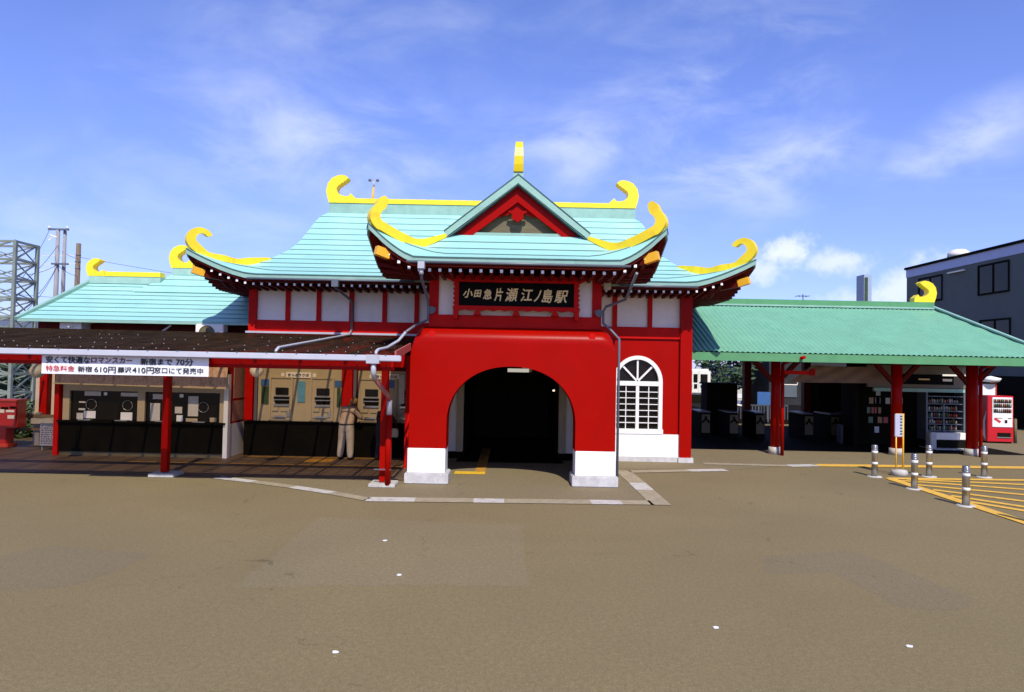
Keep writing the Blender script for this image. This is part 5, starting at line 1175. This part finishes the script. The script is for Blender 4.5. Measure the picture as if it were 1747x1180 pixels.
# mailbox
m0 = gd(-2, 764); MX = at(16, 700, 20.0).x
MBX = thing('mailbox', 'red square mailbox on a pedestal at the left edge', 'mailbox', (MX - .2, 20.0, 0))
mz0, mz1 = at(20, 730, 20).z, at(20, 684, 20).z; mxa, mxb = at(-60, 700, 20).x, at(29, 700, 20).x
part('box', MAILR, MBX, lambda b: b.box(mxa, mxb, 20.0, 20.42, mz0, mz1, bev=.03)); part('hood', mat('mailbox_lid', (.60, .05, .02), .35, .06, 3), MBX, lambda b: b.box(mxa - .02, mxb + .03, 19.96, 20.44, mz1 - .02, mz1 + .05, bev=.02))
part('slot', INNER, MBX, lambda b: (b.box(at(2, 700, 20).x, at(14, 700, 20).x, 19.985, 19.999, at(8, 698, 20).z, at(8, 694, 20).z), b.box(at(17, 700, 20).x, at(27, 700, 20).x, 19.985, 19.999, at(25, 697, 20).z, at(25, 693, 20).z)))
part('label_plate', PANEL, MBX, lambda b: (b.box(at(11, 700, 20).x, at(25, 700, 20).x, 19.98, 19.999, at(20, 703, 20).z, at(20, 699, 20).z), b.box(at(14, 700, 20).x, at(26, 700, 20).x, 19.98, 19.999, at(20, 714, 20).z, at(20, 708, 20).z), b.box(at(-8, 700, 20).x, at(8, 700, 20).x, 19.98, 19.999, at(5, 704, 20).z, at(5, 698, 20).z)))
part('pedestal', MAILR, MBX, lambda b: b.box(mxa + .2, at(10, 700, 20).x, 20.05, 20.38, .06, mz0, bev=.02)); part('base', MATS['mailbox_lid'], MBX, lambda b: b.box(mxa + .1, at(14, 700, 20).x, 20.02, 20.45, 0, .12, bev=.02))
# notice board leaning left of the office
nx0, nx1 = at(68, 740, 19.6).x, at(97, 740, 19.6).x; nz0, nz1 = at(82, 760, 19.6).z, at(82, 722, 19.6).z
NBD = thing('notice_board', 'pale notice board with rows of dark writing left of the ticket office', 'notice board', (nx0, 19.6, 0))
part('panel', mat('pale_lilac_board', (.30, .29, .33), .6, .2, 8), NBD, lambda b: b.box(nx0, nx1, 19.6, 19.64, max(.05, nz0), nz1)); part('leg', STEEL, NBD, lambda b: (b.box(nx0 + .03, nx0 + .07, 19.645, 19.68, 0, nz1 - .05), b.box(nx1 - .07, nx1 - .03, 19.645, 19.68, 0, nz1 - .05)))
def scrib(b):
    for k in range(9):
        z = nz1 - .06 - k * .062; x = nx0 + .04
        while x < nx1 - .08: w_ = random.uniform(.02, .06); b.box(x, x + w_, 19.594, 19.599, z - .022, z); x += w_ + random.uniform(.012, .05)
part('notice_print', INK, NBD, scrib)
FN = thing('rail_fence', 'low weathered rail fence between the mailbox and the ticket office', 'fence', (-14, 20.9, 0))
part('rail', WOODP, FN, lambda b: (b.box(-15.6, -12.5, 20.7, 20.76, .84, .93), b.box(-15.6, -13.7, 20.7, 20.76, .45, .52))); part('post', GPOLE, FN, lambda b: [b.box(x - .07, x + .07, 20.765, 20.9, 0, .98) for x in (-15.5, -14.35, -13.6)])
part('block', CONC, FN, lambda b: (b.box(-14.45, -13.75, 20.62, 20.69, .66, .82), b.box(-13.3, -12.6, 20.62, 20.69, .62, .84)))

def tree(name, label, x, y, z0, h, r, m, n=900, leaf=.16, trunk=True, group=None, flat=1.0):
    t = thing(name, label, 'tree' if trunk else 'shrub', (x, y, 0), group)
    rnd = random.Random(int(x * 13 + y * 7))
    if trunk:
        b = MB(); b.tube([(x, y, 0), (x + .1, y, z0 * .6), (x, y, z0 + h * .3)], [.16, .12, .06], 8)
        for k in range(6):
            a = k * 1.05; b.tube([(x, y, z0 * .8), (x + r * .35 * math.cos(a), y + r * .35 * math.sin(a), z0 + h * .35), (x + r * .75 * math.cos(a), y + r * .75 * math.sin(a), z0 + h * .6)], [.07, .045, .02], 6)
        b.build('trunk', BARK, t)
    b = MB(); cl = []
    for k in range(26):
        a = rnd.uniform(0, 6.28); zz_ = rnd.uniform(.05, 1); rr = r * math.sqrt(max(0, 1 - (zz_ * 2 - 1) ** 2)) * rnd.uniform(.4, 1)
        cl.append((Vector((x + rr * math.cos(a), y + rr * math.sin(a) * flat, z0 + zz_ * h)), rnd.uniform(.22, .42) * r))
    for i in range(n):
        c, cr = rnd.choice(cl); d = Vector((rnd.gauss(0, 1), rnd.gauss(0, 1), rnd.gauss(0, 1))).normalized() * cr * rnd.random() ** .4
        p = c + d; u = Vector((rnd.gauss(0, 1), rnd.gauss(0, 1), rnd.gauss(0, .6))).normalized(); v = u.orthogonal().normalized(); s = leaf * rnd.uniform(.6, 1.3)
        b.face([p - u * s, p + v * s * .45, p + u * s, p - v * s * .45])
    b.build('crown', m, t, fixn=False)
tree('tree', 'leafy green tree behind the lattice tower', -31, 42, .6, 2.3, 2.4, LEAF, 2200, .2, group='trees behind the lattice tower')
tree('tree', 'dark leafy tree left of the ticket wing behind the mailbox', -25.5, 38, .4, 2.1, 1.9, LEAFD, 1800, .18, group='trees behind the lattice tower')
tree('shrub', 'low green shrub by the rail fence behind the mailbox', -17.6, 24, .0, 1.1, .8, LEAF, 700, .09, trunk=False, group='shrubs behind the mailbox')
tree('shrub', 'low green shrub just right of the mailbox pedestal', -16.2, 22.6, .0, .75, .6, LEAF, 600, .08, trunk=False, group='shrubs behind the mailbox')
tree('tree', 'bushy green tree seen through the concourse right of the train', at(1238, 650, 48).x, 48, 1.2, 2.9, 2.0, LEAFD, 1500, .2)
for i, (x, y, h, l) in enumerate(((-26.5, 37, 2.0, 'dark green bush behind the rail fence left of the ticket wing'), (-29.5, 39.5, 2.4, 'dark green bush behind the lattice tower foot'), (-33, 40.5, 2.2, 'dark green bush at the far left beyond the lattice tower'), (-24.4, 41, 2.6, 'tall dark bush between lattice tower and ticket wing'))):
    tree('shrub', l, x, y, .0, h, 1.5, LEAFD, 1300, .13, trunk=False, group='bushes by the lattice tower')
LB = thing('house', 'pale low house with grey roof far behind the lattice tower', 'house', (-48, 62, 0))
part('wall', CREAM, LB, lambda b: b.box(-56, -38.5, 62, 70, 0, 4.2)); part('roof', PIPE, LB, lambda b: (b.face([(-56.5, 61.5, 4.2), (-38, 61.5, 4.2), (-40, 66, 6.2), (-54, 66, 6.2)]), b.face([(-38, 61.5, 4.2), (-38, 70.5, 4.2), (-40, 66, 6.2)])))
part('window', GLASSD, LB, lambda b: [b.box(x, x + 1.6, 61.95, 62.02, 1.2, 2.6) for x in (-54, -50, -46, -42)])

# ------------------------------------------------------------------ people
def person(label, loc, rz, P, rad, edges, mats_fn, mlist, name='person', scale=1.0):
    root = thing('person', label, 'person', loc, local=True); root.rotation_euler = (0, 0, rz)
    keys = list(P); idx = {k: i for i, k in enumerate(keys)}
    me = bpy.data.meshes.new('body'); me.from_pydata([Vector(P[k]) * scale for k in keys], [(idx[a], idx[c]) for a, c in edges], [])
    o = bpy.data.objects.new('body', me); COL.objects.link(o)
    o.modifiers.new('skin', 'SKIN'); sv = me.skin_vertices[0].data
    for k in keys:
        r_ = rad.get(k, .05); r_ = r_ if isinstance(r_, tuple) else (r_, r_); sv[idx[k]].radius = (r_[0] * scale, r_[1] * scale); sv[idx[k]].use_root = (k == 'pelvis')
    sb = o.modifiers.new('sub', 'SUBSURF'); sb.levels = 2; sb.render_levels = 2
    bpy.context.view_layer.update()
    m2 = bpy.data.meshes.new_from_object(o.evaluated_get(bpy.context.evaluated_depsgraph_get()))
    bpy.data.objects.remove(o)
    m2.materials.clear()
    for mm in mlist: m2.materials.append(mm)
    for f in m2.polygons: f.use_smooth = True; f.material_index = mats_fn(f.center / scale)
    ob = bpy.data.objects.new('body', m2); COL.objects.link(ob); ob.parent = root
    return root
def fingers(P, rad, E, side, wrist, fwd, down):
    w_ = Vector(wrist); f = Vector(fwd).normalized(); d = Vector(down).normalized(); s = f.cross(d).normalized()
    P['palm' + side] = w_ + f * .07; rad['palm' + side] = (.032, .02); E.append(('wr' + side, 'palm' + side))
    for k, (o_, L) in enumerate(((-.028, .06), (-.010, .075), (.009, .07), (.027, .055))):
        a, c = 'f%d%s' % (k, side), 'g%d%s' % (k, side)
        P[a] = w_ + f * (.095 + L * .45) + s * o_ * 1.1 + d * .012; P[c] = w_ + f * (.095 + L * .8) + s * o_ * 1.15 + d * .04
        rad[a] = .0085; rad[c] = .007; E += [('palm' + side, a), (a, c)]
    P['th' + side] = w_ + f * .05 + s * .045 + d * .02; P['ti' + side] = w_ + f * .085 + s * .055 + d * .035; rad['th' + side] = .011; rad['ti' + side] = .009; E += [('palm' + side, 'th' + side), ('th' + side, 'ti' + side)]
SKIN = mat('skin', (.36, .19, .12), .5, .06, 8); SHIRT = mat('beige_shirt', (.50, .36, .24), .8, .16, 9, .5, 24); TROU = mat('pale_khaki_trousers', (.47, .40, .30), .8, .16, 8, .5, 20); SHOE = mat('dark_shoes', (.03, .025, .02), .5, .1, 5); HAIR = mat('light_brown_hair', (.26, .15, .06), .7, .3, 40); DHAIR = mat('dark_hair', (.015, .012, .010), .5, .3, 40); DCL = mat('dark_clothes', (.016, .013, .015), .8, .2, 6)
def figure(lean, armf, spread=.12, fat=1.0):
    P = {'pelvis': (0, 0, .93), 'waist': (0, .02 * lean, 1.06), 'chest': (0, .07 * lean, 1.25), 'upch': (0, .12 * lean, 1.36), 'neck': (.01, .17 * lean, 1.44), 'headb': (.02, .22 * lean, 1.50), 'head': (.03, .24 * lean, 1.57), 'headt': (.03, .24 * lean, 1.625), 'nose': (.035, .24 * lean + .105, 1.545),
         'earL': (-.06, .23 * lean, 1.55), 'earR': (.115, .23 * lean, 1.55),
         'shL': (-.165, .10 * lean, 1.345), 'shR': (.165, .11 * lean, 1.345), 'elL': (-.24, .08 * lean + armf * .10, 1.10), 'elR': (.25, .10 * lean + armf * .14, 1.11), 'wrL': (-.13, .08 * lean + armf * .32, 1.12), 'wrR': (.15, .1 * lean + armf * .36, 1.13),
         'hipL': (-.095, 0, .88), 'hipR': (.095, 0, .88), 'knL': (-spread - .01, .03, .49), 'knR': (spread, .0, .49), 'anL': (-spread - .035, -.01, .10), 'anR': (spread + .03, -.05, .10), 'heL': (-spread - .035, -.03, .045), 'heR': (spread + .03, -.07, .045), 'toL': (-spread - .06, .16, .04), 'toR': (spread + .06, .12, .04)}
    rad = {'pelvis': (.16, .125), 'waist': (.155, .115), 'chest': (.175, .125), 'upch': (.15, .10), 'neck': .055, 'headb': (.07, .08), 'head': (.078, .095), 'headt': (.055, .065), 'nose': .012, 'earL': .016, 'earR': .016, 'shL': .075, 'shR': .075, 'elL': .052, 'elR': .052, 'wrL': .03, 'wrR': .03, 'hipL': .105, 'hipR': .105, 'knL': .078, 'knR': .078, 'anL': .068, 'anR': .068, 'heL': .04, 'heR': .04, 'toL': .04, 'toR': .04}
    for k in ('pelvis', 'waist', 'chest', 'upch'): rad[k] = (rad[k][0] * fat, rad[k][1] * (fat * .5 + .5))
    for k in ('hipL', 'hipR', 'knL', 'knR', 'anL', 'anR', 'shL', 'shR', 'elL', 'elR'): rad[k] = rad[k] * fat
    P['elL'] = (P['elL'][0] - .03, P['elL'][1], P['elL'][2]); P['elR'] = (P['elR'][0] + .03, P['elR'][1], P['elR'][2])
    E = [('pelvis', 'waist'), ('waist', 'chest'), ('chest', 'upch'), ('upch', 'neck'), ('neck', 'headb'), ('headb', 'head'), ('head', 'headt'), ('head', 'nose'), ('head', 'earL'), ('head', 'earR'), ('upch', 'shL'), ('upch', 'shR'), ('shL', 'elL'), ('shR', 'elR'), ('elL', 'wrL'), ('elR', 'wrR'), ('pelvis', 'hipL'), ('pelvis', 'hipR'), ('hipL', 'knL'), ('hipR', 'knR'), ('knL', 'anL'), ('knR', 'anR'), ('anL', 'heL'), ('anR', 'heR'), ('heL', 'toL'), ('heR', 'toR')]
    fingers(P, rad, E, 'L', P['wrL'], (.4, 1, 0), (0, 0, -1)); fingers(P, rad, E, 'R', P['wrR'], (-.3, 1, 0), (0, 0, -1))
    return P, rad, E
def hairpiece(root, c, rx, ry, rz_, m, cut=-.2):
    b = MB(); rows = []
    for i in range(9):
        a = math.pi / 2 - (math.pi / 2 + .55) * i / 8; row = []
        for k in range(20):
            th = 2 * math.pi * k / 20; front = math.sin(th) > .45
            aa = max(a, .25) if front else a
            j = 1 + .04 * math.sin(k * 3.1 + i * 2)
            row.append((c[0] + rx * math.cos(aa) * math.cos(th) * j, c[1] + ry * math.cos(aa) * math.sin(th) * j, c[2] + rz_ * math.sin(aa)))
        rows.append(row)
    b.grid(rows, close=True); b.build('hair', m, root)
P, rad, E = figure(1.55, 1.0, .13, 1.36)
mf = lambda c: 4 if c.z < .075 else (0 if c.z > 1.415 or (c.z < 1.2 and c.z > 1.0 and c.y > .30) else (2 if c.z < .955 else 1))
mp0 = at(593, 731, 19.1)
man = person('man in beige shirt and pale trousers bending over a ticket machine, back turned', (mp0.x, 18.95, .008), R(-14), P, rad, E, lambda c: {0: 0, 1: 1, 2: 2, 4: 3}[mf(c)], [SKIN, SHIRT, TROU, SHOE], scale=1.02)
hairpiece(man, (.03, .375, 1.59), .105, .122, .108, HAIR)
bb = MB(); bb.lathe([(.212, .962), (.217, .965), (.217, .995), (.212, 1.0)], 0, .012, 24)
for v in bb.bm.verts: v.co.y = .012 + (v.co.y - .012) * .80
bb.build('belt', SHOE, man)
P, rad, E = figure(1.2, .8, .09, 1.2)
wp = at(651, 731, 18.9)
wom = person('person in dark clothes half hidden behind the red front posts', (wp.x, 18.9, .008), R(-25), P, rad, E, lambda c: 0 if c.z > 1.42 or (1.0 < c.z < 1.2 and c.y > .26) else 1, [SKIN, DCL], scale=.95)
hairpiece(wom, (.03 * .95, .285 * .95, 1.58 * .95), .108, .122, .12, DHAIR)
hb = at(672, 738, 18.8)
HBG = thing('handbag', 'small beige bag held by the person in dark clothes', 'bag', (hb.x, 18.8, .7)); part('pouch', CREAM, HBG, lambda b: b.box(hb.x - .13, hb.x + .13, 18.72, 18.85, hb.z - .12, hb.z + .12, bev=.03)); part('strap', BROWN, HBG, lambda b: b.tube([(hb.x - .08, 18.78, hb.z + .11), (hb.x - .05, 18.79, hb.z + .32), (hb.x + .05, 18.79, hb.z + .32), (hb.x + .08, 18.78, hb.z + .11)], .01, 6))
# poster beside the porch, dust-coloured pair of sheets
for px0, px1, l in ((681, 690, 'narrow pale poster left of the porch, nearer the ticket machines'), (694, 701, 'narrow pale poster against the porch side')):
    x0, x1 = at(px0, 660, WY - .5).x, at(px1, 660, WY - .5).x
    one('wall_poster', l, 'poster', PAPER, lambda b: b.box(x0, x1, WY - .5, WY - .47, 1.55, 2.35), 'posters beside the porch')

# ------------------------------------------------------------------ separate pieces become parts of their own
def split_islands(o):
    bm = bmesh.new(); bm.from_mesh(o.data); seen = set(); isl = []
    for v in bm.verts:
        if v in seen: continue
        st = [v]; seen.add(v); g = []
        while st:
            q = st.pop(); g.append(q)
            for e in q.link_edges:
                k = e.other_vert(q)
                if k not in seen: seen.add(k); st.append(k)
        isl.append(g)
    if len(isl) < 2 or len(isl) > 40: bm.free(); return
    idx = [[v.index for v in g] for g in isl]; bm.free()
    for n, g in enumerate(idx):
        b2 = bmesh.new(); b2.from_mesh(o.data); b2.verts.ensure_lookup_table(); keep = set(g)
        bmesh.ops.delete(b2, geom=[v for v in b2.verts if v.index not in keep], context='VERTS')
        me = bpy.data.meshes.new(o.name.split('.')[0]); b2.to_mesh(me); b2.free()
        for mm in o.data.materials: me.materials.append(mm)
        if n == 0: first = me
        else:
            c = o.copy(); c.data = me; COL.objects.link(c)
    o.data = first
SPLIT = 'porch_base porch_plinth inner_wall inner_trim baseboard ticket_wall_post porch_side_wall passage_wall ticket_panel office_frame office_glass ridge_box ridge_cap beam leg insulator cups label_plate slot post rail block roof_bracket lower_wall foot_plate display_shelf feet coin_panel hanging_rope bracket bracket_arm crossarm band post_base pole pipe_clamp sign_mark window door_window gutter_bracket sample_can'.split()
for o in list(bpy.data.objects):
    if o.type == 'MESH' and o.parent and o.name.split('.')[0] in SPLIT and o.data.users == 1 and not o.children: split_islands(o)
